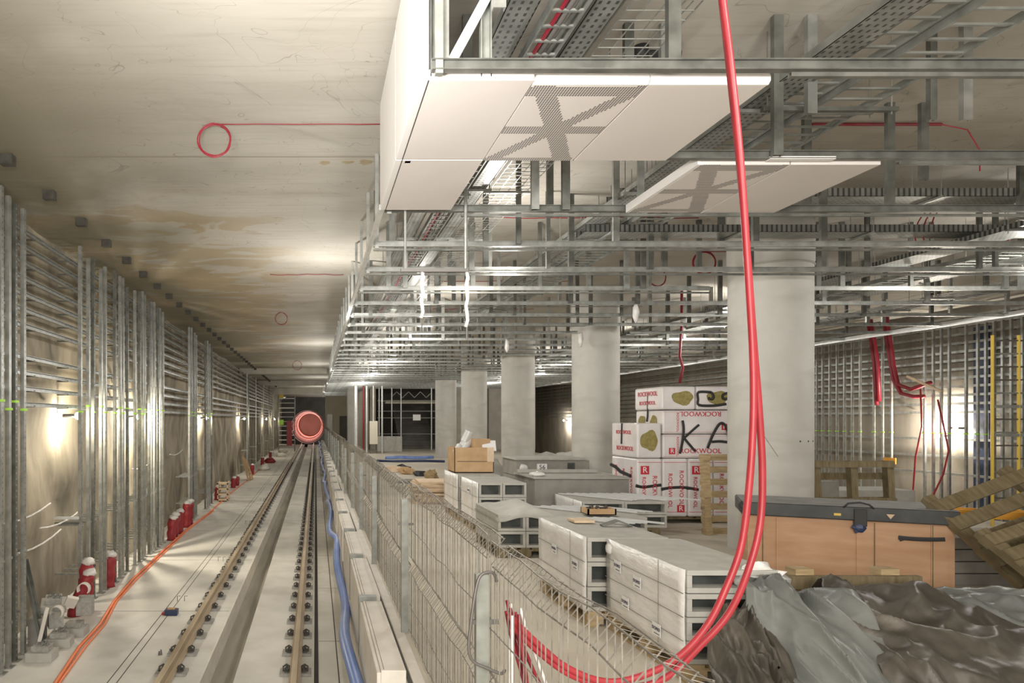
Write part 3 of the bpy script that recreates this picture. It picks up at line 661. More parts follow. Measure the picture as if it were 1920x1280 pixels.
# ---------------------------------------------------------------- track
def rail(x, label):
    t = thing('track_rail', label, 'rail', (x, 0, 0), 0, 'rails of the near track')
    mb = MB(); zt = -1.10; zb = -1.262
    mb.ext([(-.036, zt - .045), (-.036, zt - .006), (-.03, zt), (.03, zt), (.036, zt - .006), (.036, zt - .045), (.009, zt - .06), (.009, zb + .02), (.07, zb + .006), (.07, zb), (-.07, zb), (-.07, zb + .006), (-.009, zb + .02), (-.009, zt - .06)], (0, YB, 0), (0, YE + 20, 0))
    mb.build('steel_rail', 'railtop', t)
    f = MB(); f.box(-.19, .19, -.11, .11, DECK - .0, DECK + .03); f0 = f.build('fastener', 'pad', t, loc=(0, 6.9, 0), bevel=.004)
    for s in (-1, 1):
        c = MB(); c.box(min(s * .075, s * .135), max(s * .075, s * .135), -.055, .055, DECK + .03, DECK + .055)
        c.tube([(s * .145, -.05, DECK + .05), (s * .15, .0, DECK + .085), (s * .11, .045, DECK + .095), (s * .075, .02, DECK + .08), (s * .075, -.03, DECK + .075), (s * .11, -.05, DECK + .06)], .011, 6)
        c.cyl((s * .105, 0, DECK + .05), (s * .105, 0, DECK + .10), .016, 6)
        c.build('clip', 'fast', f0)
    c0 = list(f0.children)
    for k in range(1, 96):
        o = f0.copy(); C.objects.link(o); o.parent = t; o.location = (0, 6.9 + .70 * k, 0)
        for h in (c0 if k < 60 else []): q = h.copy(); C.objects.link(q); q.parent = o
rail(-1.75, 'left steel rail of the near track with clips on pads')
rail(-.245, 'right steel rail of the near track with clips on pads')
struct(MB().box(-1.36, -1.38 + .0, YB, 70, DECK - .3, DECK + .0).build('trim_4', 'kerb'))
# small wire loops sticking out of the deck
lp = None
for k, (x, y) in enumerate(((-2.13, 14.9), (-2.02, 14.9), (-2.08, 20.2), (-1.95, 20.2), (-2.35, 11.6), (-2.23, 11.6), (-2.1, 26), (-1.98, 26))):
    tag(MB().tube([(x, y, DECK - .01), (x, y, DECK + .09), (x + .05, y, DECK + .09)], .006, 5).build('anchor_hook', 'darkwire'), '%s small dark wire hook sticking out of the track slab' % nearest(k + 1), 'hook', 'wire hooks on the track slab')
# orange cable
pts = [(-2.85, 6.6), (-3.05, 8.0), (-3.17, 9.2), (-3.22, 10.2), (-3.42, 11.5), (-3.50, 13), (-3.56, 16), (-3.62, 19), (-3.5, 23), (-3.55, 28), (-3.5, 34), (-3.5, 44)]
tag(MB().tube([(x + .02 * math.sin(i * 2), y, DECK + .025) for i, (x, y) in enumerate(pts)], .024, 7).tube([(x + .06, y, DECK + .02) for x, y in pts[:9]], .018, 7).build('orange_cable', 'orange', smooth=True), 'orange cable snaking over the track slab along the left studs', 'cable')
# red sacks with white tops
sack_y = [(-3.80, 10.75, .72, 'red canister sack leaning left of the nearest studs pile'), (-3.72, 11.0, .85, 'pale-topped red sack standing behind the leaning one'), (-3.84, 12.62, .64, 'tall thin red sack standing between stud clusters'),
          (-3.7, 17.5, .62, 'fat red sack at the near end of the sack row by the dark wall bay'), (-3.74, 18.0, .64, 'second red sack in the row by the dark wall bay'), (-3.72, 18.5, .66, 'third red sack in the row by the dark wall bay'),
          (-3.72, 19.6, .75, 'fourth, taller red sack in the row by the dark wall bay'), (-3.74, 20.1, .74, 'fifth red sack in the row, just before the dark studs'), (-3.8, 26.3, .55, 'red sack beside the wooden rack at the wall'), (-3.75, 31.0, .5, 'red sack right of the wooden rack'), (-3.7, 32.0, .5, 'second red sack right of the wooden rack'), (-3.6, 38.5, .6, 'red sack beside the leaning plywood'), (-3.6, 46, .6, 'small distant red sack by the left wall'), (-3.6, 54, .6, 'most distant red sack by the left wall')]
for k, (x, y, h, lb) in enumerate(sack_y):
    t = thing('red_sack', lb, 'sack', (x, y, DECK), 0, 'red sacks along the left wall')
    lean = .22 if k == 0 else .03
    mb = MB(); n = 14
    for j in range(9):
        f_ = j / 8; rr = .11 * (1 + .12 * math.sin(j * 1.9 + k)) * (1 if j < 8 else .8)
        mb.v += [(rr * math.cos(2 * math.pi * a / n) * (1 + .12 * math.sin(3 * a + k)) + lean * f_, rr * math.sin(2 * math.pi * a / n), h * f_ * .9) for a in range(n)]
    for j in range(8): mb.f += [(j * n + a, j * n + (a + 1) % n, (j + 1) * n + (a + 1) % n, (j + 1) * n + a) for a in range(n)]
    mb.f += [tuple(range(n))[::-1], tuple(range(8 * n, 9 * n))]
    mb.build('bag', 'red', t, smooth=True)
    MB().blob((lean + .02, 0, h * .93), (.11, .10, .07), k, .5).build('crumpled_top', 'plastic', t, smooth=True)
# pile of fastening pads and concrete pieces, lower left
def pad_block(x, y, z, rz, label, tilt=0, ball=True, w_=.34, hh=.12):
    t = thing('rail_support_block', label, 'concrete block', (x, y, z), rz, 'rail support blocks by the left wall'); t.rotation_euler = (tilt, 0, rz)
    MB().box(-w_ / 2, w_ / 2, -.13, .13, 0, hh).build('base', 'block', t, bevel=.006)
    MB().box(-w_ / 2 + .06, w_ / 2 - .06, -.09, .09, hh, hh + .07).build('pedestal', 'pad', t, bevel=.005)
    if ball:
        c = MB()
        for k in range(7): 
            a = k * 2.4; r_ = .03 + .012 * k; c.tube([(r_ * math.cos(a), .7 * r_ * math.sin(a), hh + .07), (r_ * math.cos(a) + .02, .7 * r_ * math.sin(a), hh + .11), (r_ * math.cos(a) + .03, .7 * r_ * math.sin(a) + .02, hh + .08)], .012, 5)
        c.build('clips', 'steel', t)
pad_block(-3.52, 8.78, DECK, .0, 'nearest low block with clips on the slab by the orange cable')
pad_block(-3.50, 9.32, DECK, .1, 'second block with clips right behind the nearest block')
pad_block(-3.46, 9.80, DECK, .0, 'plain block with its flank beside the orange cable', 0, False)
pad_block(-3.74, 9.75, DECK + .38, .3, 'tilted block with many clips on top of the pile', .25)
for k, (x, y, z, sx, sy, sz, rx, ry, rz, m_, lb) in enumerate(((-3.66, 9.05, DECK + .16, .05, .16, .42, 0, .22, .3, 'kerb', 'pale slab standing on end against the concrete pile'),
        (-3.52, 9.72, DECK + .42, .16, .05, .20, .6, .3, .5, 'kerb', 'white square plate tilted on the concrete pile'), (-3.36, 9.95, DECK + .25, .22, .2, .26, 0, 0, .1, 'pad', 'square grey concrete piece at the right of the pile'),
        (-3.62, 9.5, DECK + .20, .2, .16, .2, 0, 0, .5, 'pad', 'greenish grey concrete piece low in the pile'), (-3.85, 9.45, DECK, .2, .3, .36, 0, 0, .2, 'blockdark', 'dark grey concrete piece at the back of the pile'))):
    o = MB().box(-sx / 2, sx / 2, -sy / 2, sy / 2, 0, sz).build('concrete_offcut', m_, bevel=.008); o.location = (x, y, z); o.rotation_euler = (rx, ry, rz); tag(o, lb, 'concrete piece')
for k, (x, y, z, lb) in enumerate(((-3.38, 9.95, DECK + .62, 'curled white plastic ring on the concrete pile'), (-3.58, 9.45, DECK + .42, 'pale plastic collar inside the concrete pile'))):
    mb = MB(); n = 14
    for a in range(n):
        th = R(-40 + 250 * a / (n - 1)); mb.v += [(.09 * math.cos(th), -.05, .09 * math.sin(th)), (.09 * math.cos(th), .05, .09 * math.sin(th)), (.078 * math.cos(th), .05, .078 * math.sin(th)), (.078 * math.cos(th), -.05, .078 * math.sin(th))]
    for a in range(n - 1):
        for q in range(4): mb.f.append((a * 4 + q, a * 4 + (q + 1) % 4, a * 4 + 4 + (q + 1) % 4, a * 4 + 4 + q))
    o = mb.build('plastic_collar', 'kerb', smooth=True); o.location = (x, y, z - .0); tag(o, lb, 'collar')
# blue tool box, bits
t = thing('blue_toolbox', 'small dark blue box standing on the track slab left of the rails', 'box', (-2.28, 10.8, DECK))
MB().box(-.10, .10, -.07, .07, 0, .09).build('body', 'bluedark', t, bevel=.01)
MB().box(-.06, .06, -.04, .04, .09, .105).build('top', 'card', t); MB().box(-.15, -.10, -.03, .02, 0, .04).build('handle', 'red', t)
for k, (x, y) in enumerate(((-2.05, 8.95), (-1.93, 9.05))):
    tag(MB().cyl((x, y, DECK), (x, y, DECK + .05), .018, 8, .01).cyl((x + .03, y, DECK), (x + .02, y, DECK + .07), .01, 6).build('loose_bolt', 'darkwire'), ('left' if k == 0 else 'right') + ' small dark bolt standing on the slab near the left rail', 'bolt', 'loose bolts')
# wooden rack and leaning ply further along
t = thing('wooden_rack', 'small pale wooden rack standing at the left wall', 'rack', (-3.45, 25.9, DECK))
for z in (.05, .25, .45, .65): MB().box(-.25, .15, -.25, .25, z, z + .06).build('shelf_board', 'woodpale', t)
for x, y in ((-.25, -.25), (.11, -.25), (-.25, .21), (.11, .21)): MB().box(x, x + .04, y, y + .04, 0, .75).build('leg', 'woodpale', t)
t = thing('leaning_plywood', 'pale plywood sheets leaning on the left wall under a lamp', 'plywood', (-3.75, 34.5, DECK))
for k in range(3): MB().bar((.35 + .08 * k, .4 * k, 0), (.05 + .05 * k, .4 * k, 1.25 - .1 * k), .03, .45, up=(0, 1, 0)).build('sheet', 'card', t)
for k, (x, y) in enumerate(((-3.2, 42), (-3.3, 49), (-2.9, 57), (-3.1, 64))):
    tag(MB().blob((x, y, DECK + .1), (.4, .4, .25), k, .6, flat=.1).build('debris_heap', ('kerb', 'red', 'kerb', 'kerb')[k], smooth=True), '%s small debris heap at the foot of the distant left wall' % nearest(k + 1), 'debris', 'debris heaps by the left wall')

# scaffold tower in front of the tunnel mouth
def scaffold(name, x, y, z0, w_, d_, h, n_, label, m='post', mr='steel_white'):
    t = thing(name, label, 'scaffold', (x, y, z0))
    for a, b in ((0, 0), (w_, 0), (0, d_), (w_, d_)): MB().cyl((a, b, 0), (a, b, h), .035, 8).build('upright', m, t)
    for k in range(n_):
        z = h * (k + .5) / n_; mb = MB()
        for b in (0, d_): mb.cyl((0, b, z), (w_, b, z), .03, 6)
        mb.build('rung', mr, t)
    return t
sc = scaffold('scaffold_tower', -3.6, 66, DECK, 1.55, 1.2, 5.4, 12, 'tall narrow scaffold tower beside the track before the tunnel mouth')
MB().box(.05, .5, -.1, 0, 5.2, 5.5).build('yellow_sheet', 'yellow', sc); MB().box(.1, .5, -.1, 0, 2.6, 3.1).build('yellow_sheet', 'tag', sc); MB().box(.8, 1.3, -.1, 0, .6, 3.0).build('red_netting', 'hose', sc)
MB().box(0, 1.55, 0, 1.2, 4.2, 4.3).build('work_deck', 'kerb', sc)
# scaffold in the stair opening
sc2 = thing('stair_scaffold', 'pale tube scaffold inside the dark opening at the platform end', 'scaffold', (3.75, 40.4, 0))
for x in (0, .75, 1.3, 3.1): MB().cyl((x, 0, 0), (x, 0, 3.9), .035, 8).build('upright', 'steel_white', sc2)
for z in (.95, 1.9, 2.3, 2.9, 3.75): MB().cyl((-.1, 0, z), (3.5, 0, z), .03, 6).build('ledger', 'post', sc2)
MB().box(.4, 3.4, .1, .8, 2.75, 2.95).build('work_deck', 'olive', sc2); MB().box(2.0, 2.45, -.03, 0, 1.75, 2.1).build('notice', 'label', sc2)
lt = MB()
for k in range(7): lt.bar((.7 + .35 * k, .05, 3.1 + .35 * (k % 2)), (1.05 + .35 * k, .05, 3.1 + .35 * ((k + 1) % 2)), .03, .03)
lt.build('lattice', 'post', sc2)
tag(MB().box(3.45, 4.85, 38.3, 38.9, 0, .86).build('concrete_barrier', 'block', bevel=.02), 'plain grey concrete block in front of the stair opening', 'concrete block')
t = thing('control_cabinet', 'cream cabinet on thin legs left of the concrete block', 'cabinet', (2.85, 36, 0))
MB().box(0, .42, 0, .3, .5, 1.72).build('case', 'cream', t, bevel=.01)
for x in (.03, .36): MB().cyl((x, .15, 0), (x, .15, .5), .02, 6).build('leg', 'darkwire', t)
MB().cyl((.2, .15, 1.7), (.2, .15, 3.6), .03, 6).build('feed_pipe', 'kerb', t)
for k, (x, m_, lb, w_) in enumerate(((2.15, 'steel_white', 'bright white vertical post left of the red and white pole', .10), (2.55, 'hosedark', 'red striped standing pole behind the fence at the platform end', .05), (2.72, 'steel_white', 'white standing pole right of the red pole', .06), (3.55, 'steel_white', 'pale standing pole left of the stair opening', .05))):
    tag(MB().cyl((x, 36.5, 0), (x, 36.5, 3.6), w_ * .9, 10).build('standing_pole', m_), lb, 'pole')
for k, (x, y, w_, h, m_, lb) in enumerate(((.85, 50, .35, 2.2, 'post', 'pale cabinet on the far platform edge near the tunnel'), (.75, 44, .25, 1.0, 'kerb', 'small white box on the far platform edge'))):
    tag(MB().box(x, x + w_, y, y + .3, 0, h).build('edge_box', m_, bevel=.01), lb, 'box')

# ---------------------------------------------------------------- platform edge: kerb blocks, blue sleeve, fence
for k in range(26):
    y0 = 4.58 + 1.98 * k; x0 = .45 + .012 * ((k * 7) % 3 - 1)
    t = thing('kerb_block', '%s pale concrete kerb block along the platform edge' % nearest(k + 1), 'kerb block', (x0, y0, 0), 0, 'kerb blocks on the platform edge')
    MB().ext([(0, -.38), (.17, -.38), (.17, .10), (.03, .10), (0, .07)], (0, 1.76, 0), (0, 0, 0)).build('block', 'kerb', t, bevel=.004) if 0 else MB().box(0, .17, 0, 1.76, 0, .10).box(-.028, 0, .0, 1.78, -.4, .085).build('block', 'kerb', t, bevel=.006)
    MB().box(.02, .023, .02, 1.74, .099, .1015).build('joint', 'darkline', t)
    MB().box(-.035, .13, 1.80, 1.88, -.42, .13).build('bracket', 'post', t, bevel=.003)
tag(MB().box(.66, .74, 2, 40, 0, .006).build('timber_strip', 'kerb'), 'pale strip lying on the platform beside the kerb blocks', 'strip')
tag(MB().box(.625, .655, 2, 40, 0, .004).build('edge_gap', 'darkline'), 'dark gap running along the kerb blocks', 'gap')
pts = []
y = 3.0
while y < 70: pts.append((.35 + .035 * math.sin(y * 1.6) + .02 * math.sin(y * .7), y, -.50 + .10 * math.sin(y * 1.1 + 1))); y += .35
tag(MB().tube(pts, .058, 10).build('blue_sleeve', 'blue', smooth=True), 'long blue plastic sleeve hanging along the platform edge', 'plastic sleeve')
# fence panels
FX = .78; ZT = 1.24
def mesh_panel(Lp):
    mb = MB(); n = int(Lp / .052); prof = [(0, ZT - .11), (.075, ZT - .02), (0, ZT), (0, ZT - .11), (0, .62), (.05, .55), (0, .48), (0, -.02)]
    for i in range(n + 1):
        y = Lp * i / n; wb = .004 * math.sin(i * 1.7)
        mb.tube([(a + wb, y + .003 * math.sin(i * 2.3 + j), z) for j, (a, z) in enumerate(prof)], .0026, 3)
    for a, z in ((.075, ZT - .02), (0, ZT), (0, ZT - .11), (0, .86), (0, .62), (.05, .55), (0, .48), (0, .22), (0, 0)):
        mb.tube([(a + .008 * math.sin(j * 1.4 + z * 9), Lp * j / 12, z + .006 * math.sin(j * 2.1 + z * 5)) for j in range(13)], .003, 4)
    return mb
proto = thing('fence_panel', 'nearest wire mesh fence panel with a rolled top edge on the platform', 'fence', (FX, .5, 0), 0, 'mesh fence panels on the platform edge')
pm = mesh_panel(2.62).build('wire_mesh', 'wire', proto)
MB().box(-.075, -.015, 2.58, 2.62, -.35, 1.10).build('post', 'post', proto, bevel=.004)
MB().box(-.22, -.02, 2.52, 2.66, -.36, -.28).build('clamp', 'post', proto, bevel=.004)
MB().box(-.1, .03, 2.585, 2.60, .88, .90).build('hook', 'darkwire', proto)
proto.location = (FX, .42, 0)
for k in range(1, 20):
    o = dup(proto, (FX + .015 * math.sin(k * 2.3), .42 + 2.7 * k, .02 * math.sin(k * 1.9)), R(.45 * math.sin(k * 3.1)), '%s wire mesh fence panel with a rolled top edge on the platform' % nearest(k + 1))
# wire lifting loop on the near post
t = thing('wire_loop', 'dark steel wire loop hooked over the nearest fence post', 'wire loop', (.735, 2.99, 0))
MB().tube(smoothpts([(.05, -.03, 1.08), (.03, -.04, 1.12), (-.02, -.05, 1.115), (-.045, -.055, 1.06), (-.07, -.06, .90), (-.078, -.06, .80), (-.06, -.06, .745), (0, -.06, .715), (.06, -.055, .69), (.085, -.03, .695)], 5), .007, 8).build('loop', 'darkwire', t, smooth=True)
# coiled red cables beneath the fence hook
t = thing('red_cable_hank', 'bunch of red cables hanging from the fence beside the nearest post', 'cable', (.88, 3.05, .93))
rn = random.Random(4)
for k in range(9):
    x0 = rn.uniform(-.03, .06); x1 = x0 + rn.uniform(-.05, .32); d = rn.uniform(.5, .85); y_ = rn.uniform(-.05, .1)
    MB().tube([(x0, y_, rn.uniform(-.02, .03)), (x0 + (x1 - x0) * .12, y_, -.12), (x0 + (x1 - x0) * .5, y_ - .02, -d * .5), (x1, y_, -d)], .008, 6).build('cable', 'hosedark' if k % 3 else 'plastic', t, smooth=True)
tag(MB().tube([(.93, 3.2, .0), (.95, 3.1, .35), (.9, 3.0, .55), (.95, 2.9, .2), (1.1, 2.9, .0)], .01, 6).tube([(.85, 3.4, .0), (.9, 3.5, .3), (1.05, 3.3, .1)], .01, 6).build('tangled_cable', 'plastic', smooth=True), 'grey tangled cable end on the floor behind the nearest fence panel', 'cable')

# ---------------------------------------------------------------- hanging red conduits in the foreground
def W(px, py, y): return ((px - VPX) * y / F, y, EYE + (VPY - py) * y / F)
A = [(1.56, 2.75, 4.4), (1.68, 2.85, 3.7), (1.827, 3.0, 3.31), (1.90, 3.05, 2.90), (1.95, 3.08, 2.45), (1.985, 3.1, 2.05), (1.985, 3.1, 1.75), (1.965, 3.1, 1.45), (1.93, 3.1, 1.20), (1.86, 3.1, 1.01), (1.77, 3.08, .86), (1.64, 3.06, .73), (1.49, 3.05, .65), (1.31, 3.05, .61), (1.13, 3.05, .67), (.98, 3.05, .79), (.86, 3.05, .91)]
B = [(1.565, 2.78, 4.4), (1.70, 2.88, 3.7), (1.835, 3.02, 3.3), (1.91, 3.07, 2.90), (1.965, 3.10, 2.45), (2.01, 3.13, 2.1), (2.05, 3.16, 1.85), (2.08, 3.18, 1.55), (2.07, 3.18, 1.30), (2.0, 3.16, 1.08), (1.89, 3.12, .90), (1.75, 3.1, .76), (1.56, 3.06, .62), (1.36, 3.06, .58), (1.16, 3.06, .63), (1.0, 3.06, .74), (.87, 3.06, .87)]
tag(MB().tube(smoothpts(A), .0155, 12).build('red_hose', 'hose', smooth=True), 'left of the two long red hoses hanging from the ceiling in the foreground', 'hose', 'long red hanging hoses')
tag(MB().tube(smoothpts(B), .0155, 12).build('red_hose', 'hose', smooth=True), 'right of the two long red hoses hanging from the ceiling in the foreground', 'hose', 'long red hanging hoses')

# ---------------------------------------------------------------- stores on the platform
def pallet(x0, y0, w_, d_, label, loc=None, rot=None, m='wood', h=.13, long_x=False):
    t = thing('pallet', label, 'pallet', (x0, y0, 0))
    n = 5 if w_ > .7 else 4
    for k in range(n):
        a = w_ * k / n + .008; MB().box(a, a + w_ / n - .05 if k % 2 else a + w_ / n - .03, 0, d_, h - .022, h).build('deck_board', m, t)
    for y in (0, d_ / 2 - .05, d_ - .1):
        MB().box(0, w_, y, y + .1, h - .044, h - .022).build('stringer', m, t)
        for x in (0, w_ / 2 - .07, w_ - .14): MB().box(x, x + .14, y, y + .1, .02, h - .044).build('foot_block', m, t)
    for x in (0, w_ / 2 - .05, w_ - .1): MB().box(x, x + .1, 0, d_, 0, .02).build('runner', m, t)
    if rot: t.rotation_euler = rot
    if loc: t.location = loc
    return t
def stack(x0, y0, w_, d_, z0, z1, layers, cols, label, film=True, stickers=(), m='block'):
    t = thing('hollow_block_stack', label, 'block stack', (x0, y0, z0), 0, 'stacks of hollow concrete blocks'); H = z1 - z0; lh = H / layers; cw = w_ / cols
    for k in range(layers):
        for c in range(cols):
            mb = MB(); a, b = c * cw + .003, (c + 1) * cw - .003; z, Z = k * lh + .002, (k + 1) * lh - .004; th = .035
            mb.box(a, b, 0, d_, z, z + th).box(a, b, 0, d_, Z - th, Z).box(a, a + th, 0, d_, z + th, Z - th).box(b - th, b, 0, d_, z + th, Z - th)
            o = mb.build('hollow_block', m, t, bevel=.003)
            MB().box(a + th, b - th, .12, .14, z + th, Z - th).build('recess_shade', 'recess', o)  # dark panel filling the hollow, shade painted into its colour
    if film:
        mb = MB(); ny = 14; nz_ = 6
        for i in range(ny + 1):
            for j in range(nz_ + 1):
                mb.v.append((-.012 + .010 * noise.noise(Vector((i * .9, j * .7, x0 * 5))), d_ * i / ny, .0 + (H + .0) * j / nz_))
        for i in range(ny):
            for j in range(nz_): a = i * (nz_ + 1) + j; mb.f.append((a, a + 1, a + nz_ + 2, a + nz_ + 1))
        fo = mb.build('stretch_film', 'wrap', t, smooth=True); sd = fo.modifiers.new('solid', 'SOLIDIFY'); sd.thickness = .003
        ln = MB()
        for k in range(1, layers): ln.box(-.0245, -.022, 0, d_, k * lh - .003, k * lh + .002)
        ln.box(-.0245, -.022, d_ * .27, d_ * .275, 0, H); ln.build('film_crease', 'blockdark', t)
    for (sy, sz) in stickers:
        s = MB().box(-.027, -.024, sy - .06, sy + .06, sz - .045, sz + .045).build('sticker', 'label', t)
        text('sticker_print', 'DOMO', .036, 'inkgrey', s, (-.0285, sy, sz + .005), (R(90), 0, R(-90)))
        MB().box(-.0285, -.0272, sy - .045, sy + .03, sz - .032, sz - .026).build('print_line', 'inkgrey', s)
    return t
pallet(2.50, 4.60, .72, 1.24, 'raw wooden pallet under the nearest white wrapped block stack')
stack(2.50, 4.60, .62, 1.24, .13, .77, 4, 1, 'nearest white film-wrapped stack of hollow blocks with many labels', True, ((1.0, .45), (.66, .40), (.86, .19), (.36, .13)))
pallet(2.34, 5.88, .72, 1.24, 'raw wooden pallet under the second nearest block stack')
stack(2.34, 5.88, .70, 1.24, .13, .77, 3, 1, 'second nearest stack of hollow blocks, three dark recesses high', True, ((.75, .40), (.22, .36)))
pallet(2.35, 8.80, .72, 1.24, 'dark wooden pallet under the low block stack with a draped sheet', m='woodold')
stack(2.35, 8.80, .72, 1.24, .13, .56, 2, 2, 'low stack of hollow blocks topped by a peaked grey sheet', False)
pallet(2.52, 10.55, .75, 1.24, 'raw wooden pallet under the near tall white stack')
stack(2.52, 10.55, .74, 1.24, .13, .81, 3, 2, 'white wrapped block stack behind the low one, its end recesses showing', True, ((.6, .5),))
pallet(2.52, 12.05, .75, 1.3, 'raw wooden pallet under the stack carrying the cardboard box')
stack(2.52, 12.05, .74, 1.3, .13, .81, 3, 2, 'white wrapped block stack that carries the big cardboard box', True)
pallet(3.15, 9.05, 1.2, 1.1, 'wooden pallet under the stack strewn with steel profiles', m='woodold')
stack(3.15, 9.05, 1.25, 1.15, .13, .49, 2, 2, 'low white stack strewn with steel profiles and a wooden tray', True)
pallet(4.08, 10.45, 1.2, 1.1, 'wooden pallet under the rear stack with steel profiles', m='woodold')
stack(4.08, 10.45, 1.3, 1.15, .13, .53, 2, 2, 'rear low stack of hollow blocks with steel profiles, before the capped stack', True)
# peaked sheet on the low stack
mb = MB(); nx, ny = 14, 16
for i in range(nx + 1):
    for j in range(ny + 1):
        u, v = i / nx, j / ny; pk = max(0, 1 - 2.2 * math.hypot(u - .5, (v - .35) * .8))
        edge = min(u, 1 - u, v, 1 - v); z = .575 + .15 * pk + .012 * noise.noise(Vector((u * 6, v * 6, 1))) - (.0 if edge > .02 else .10)
        mb.v.append((2.33 + .76 * u, 8.77 + 1.3 * v, z))
for i in range(nx):
    for j in range(ny): a = i * (ny + 1) + j; mb.f.append((a, a + ny + 1, a + ny + 2, a + 1))
o = mb.build('grey_cover_sheet', 'block', smooth=True); o.modifiers.new('s', 'SOLIDIFY').thickness = .006
tag(o, 'grey sheet peaked over the low block stack', 'cover sheet')
# torn film on the nearest stack
o = MB().blob((3.02, 4.66, .70), (.16, .06, .10), 5, .9, 16).build('torn_film', 'wrap', smooth=True); tag(o, 'torn crumpled white film on the corner of the nearest block stack', 'film')
o = MB().blob((2.50, 5.8, .68), (.03, .06, .05), 8, .7).build('torn_film', 'wrap', smooth=True); tag(o, 'small film knot on the left top edge of the nearest block stack', 'film')
# loose profiles
def profiles(n, x, y, z, dx, dy, ln, ang, where, m='steel', wd=.05, h=.016):
    for k in range(n):
        p = Vector((x + dx * k, y + dy * k, z + .002 * (k % 3))); d = Vector((math.cos(ang), math.sin(ang), 0)) * (ln * (1 - .05 * (k % 4)))
        tag(MB().chan(p, p + d, wd, h, up=(0, 0, 1)).build('steel_profile', m), '%s loose steel profile from the front, %s' % (nth(k + 1), where), 'steel profile', 'loose steel profiles, ' + where)
profiles(7, 3.2, 10.15, .495, .155, .0, .95, R(-50), 'lying on the low white stack', 'steel_white', .045)
profiles(9, 4.1, 11.5, .535, .13, .0, 1.25, R(-52), 'lying on the rear low stack', 'steel_white', .045)
profiles(5, 2.66, 6.95, .775, .085, .0, .52, R(-48), 'lying on the second nearest block stack', 'steel_white', .03)
t = thing('wooden_tray', 'shallow wooden tray of small black fixings on the low white stack', 'tray', (3.62, 9.08, .515))
MB().box(0, .38, 0, .02, 0, .08).box(0, .38, .23, .25, 0, .08).box(0, .02, 0, .25, 0, .08).box(.36, .38, 0, .25, 0, .08).box(0, .38, 0, .25, 0, .01).build('tray', 'card', t)
mb = MB(); rn = random.Random(3)
for k in range(26): mb.blob((rn.uniform(.04, .34), rn.uniform(.04, .21), rn.uniform(.05, .10)), (.02, .016, .014), k, .3, 6)
o = mb.build('fixings', 'fast', t); o['kind'] = 'stuff'
t = thing('folded_bracket', 'dark folded bracket lying on the second nearest block stack', 'bracket', (2.72, 6.5, .775))
MB().bar((0, 0, .0), (.15, 0, .05), .08, .012).bar((.15, 0, .05), (.28, 0, 0), .08, .012).build('plate', 'steel_dull', t)
tag(MB().box(2.52, 2.72, 6.65, 6.85, .775, .80).build('wood_offcut', 'woodpale', bevel=.004), 'small pale wood offcut on the second nearest block stack', 'wood offcut')
# farther grey stacks
t = thing('numbered_block_stack', 'grey stack with the number plate standing left of the second column', 'block stack', (4.12, 14.0, 0))
MB().box(0, 1.35, 0, 1.0, .0, .62).build('blocks', 'blockdark', t, bevel=.008); MB().box(0.0, 1.5, 0.02, 1.05, .63, .95).build('blocks', 'blockdark', t, bevel=.008); MB().box(-.03, 1.4, -.03, 1.0, .955, 1.0).build('cover', 'block', t, bevel=.008)
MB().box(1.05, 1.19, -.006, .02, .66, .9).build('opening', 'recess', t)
pl = MB().box(.42, .62, -.012, .02, .74, .88).build('number_plate', 'label', t); text('number', '56', .13, 'ink', pl, (.52, -.016, .81), (R(90), 0, 0))
MB().blob((.14, -.01, .80), (.09, .02, .08), 4, .4).build('torn_label', 'plastic', t, smooth=True)
t = thing('capped_block_stack', 'wide grey block stack capped with a long rail, right behind the profiles stack', 'block stack', (3.85, 12.0, 0))
MB().box(0, 1.7, 0, 1.2, 0, .74).build('blocks', 'blockdark', t, bevel=.01); MB().box(-.03, 1.72, -.03, 1.2, .745, .77).build('top_sheet', 'block', t)
MB().box(-.02, 1.5, .95, 1.03, .775, .84).build('cap_rail', 'block', t, bevel=.005)
tag(MB().blob((3.98, 12.3, .80), (.14, .14, .05), 2, .4, flat=.025).build('film_bundle', 'wrap', smooth=True), 'white crumpled bundle on the capped grey stack', 'film')
for k, (x, y, s, lb) in enumerate(((5.4, 17.6, (.5, .4, .35), 'nearest grey rubble sack behind the numbered stack'), (6.0, 18.5, (.6, .5, .4), 'second grey rubble sack left of the second column'), (5.0, 19.5, (.5, .4, .45), 'grey sack heap beside the third column'), (8.0, 21, (.8, .6, .4), 'pale sack heap between the third and second columns'), (8.2, 23, (1.0, .6, .5), 'farthest pale sack heap between columns'))):
    tag(MB().blob((x, y, .2), s, k + 3, .6, 16, flat=.2).build('rubble_sack', 'blockdark' if k % 2 else 'block', smooth=True), lb, 'sack')
# cardboard box on the stack
t = thing('cardboard_box', 'large brown cardboard box full of scrap on the white stack', 'cardboard box', (2.54, 12.5, .815))
bx = MB(); bx.box(0, .72, 0, .012, 0, .46).box(0, .72, .6, .612, 0, .46).box(0, .012, 0, .61, 0, .46).box(.708, .72, 0, .61, 0, .46).box(0, .72, 0, .61, 0, .012); bx.build('box', 'card', t)
MB().box(.60, .721, -.004, 0, .2, .46).build('tape', 'woodpale', t); MB().box(.05, .66, -.003, 0, .2, .21).build('crease', 'darkline', t)
def small_box(x, y, z, s, rz, label, m='card'):
    o = MB().box(-s[0] / 2, s[0] / 2, -s[1] / 2, s[1] / 2, 0, s[2]).build('carton', m, bevel=.004); o.location = (x, y, z); o.rotation_euler = (0, 0, rz); return tag(o, label, 'carton')
small_box(3.05, 12.75, 1.17, (.32, .3, .26), .15, 'open small carton sticking out of the large cardboard box')
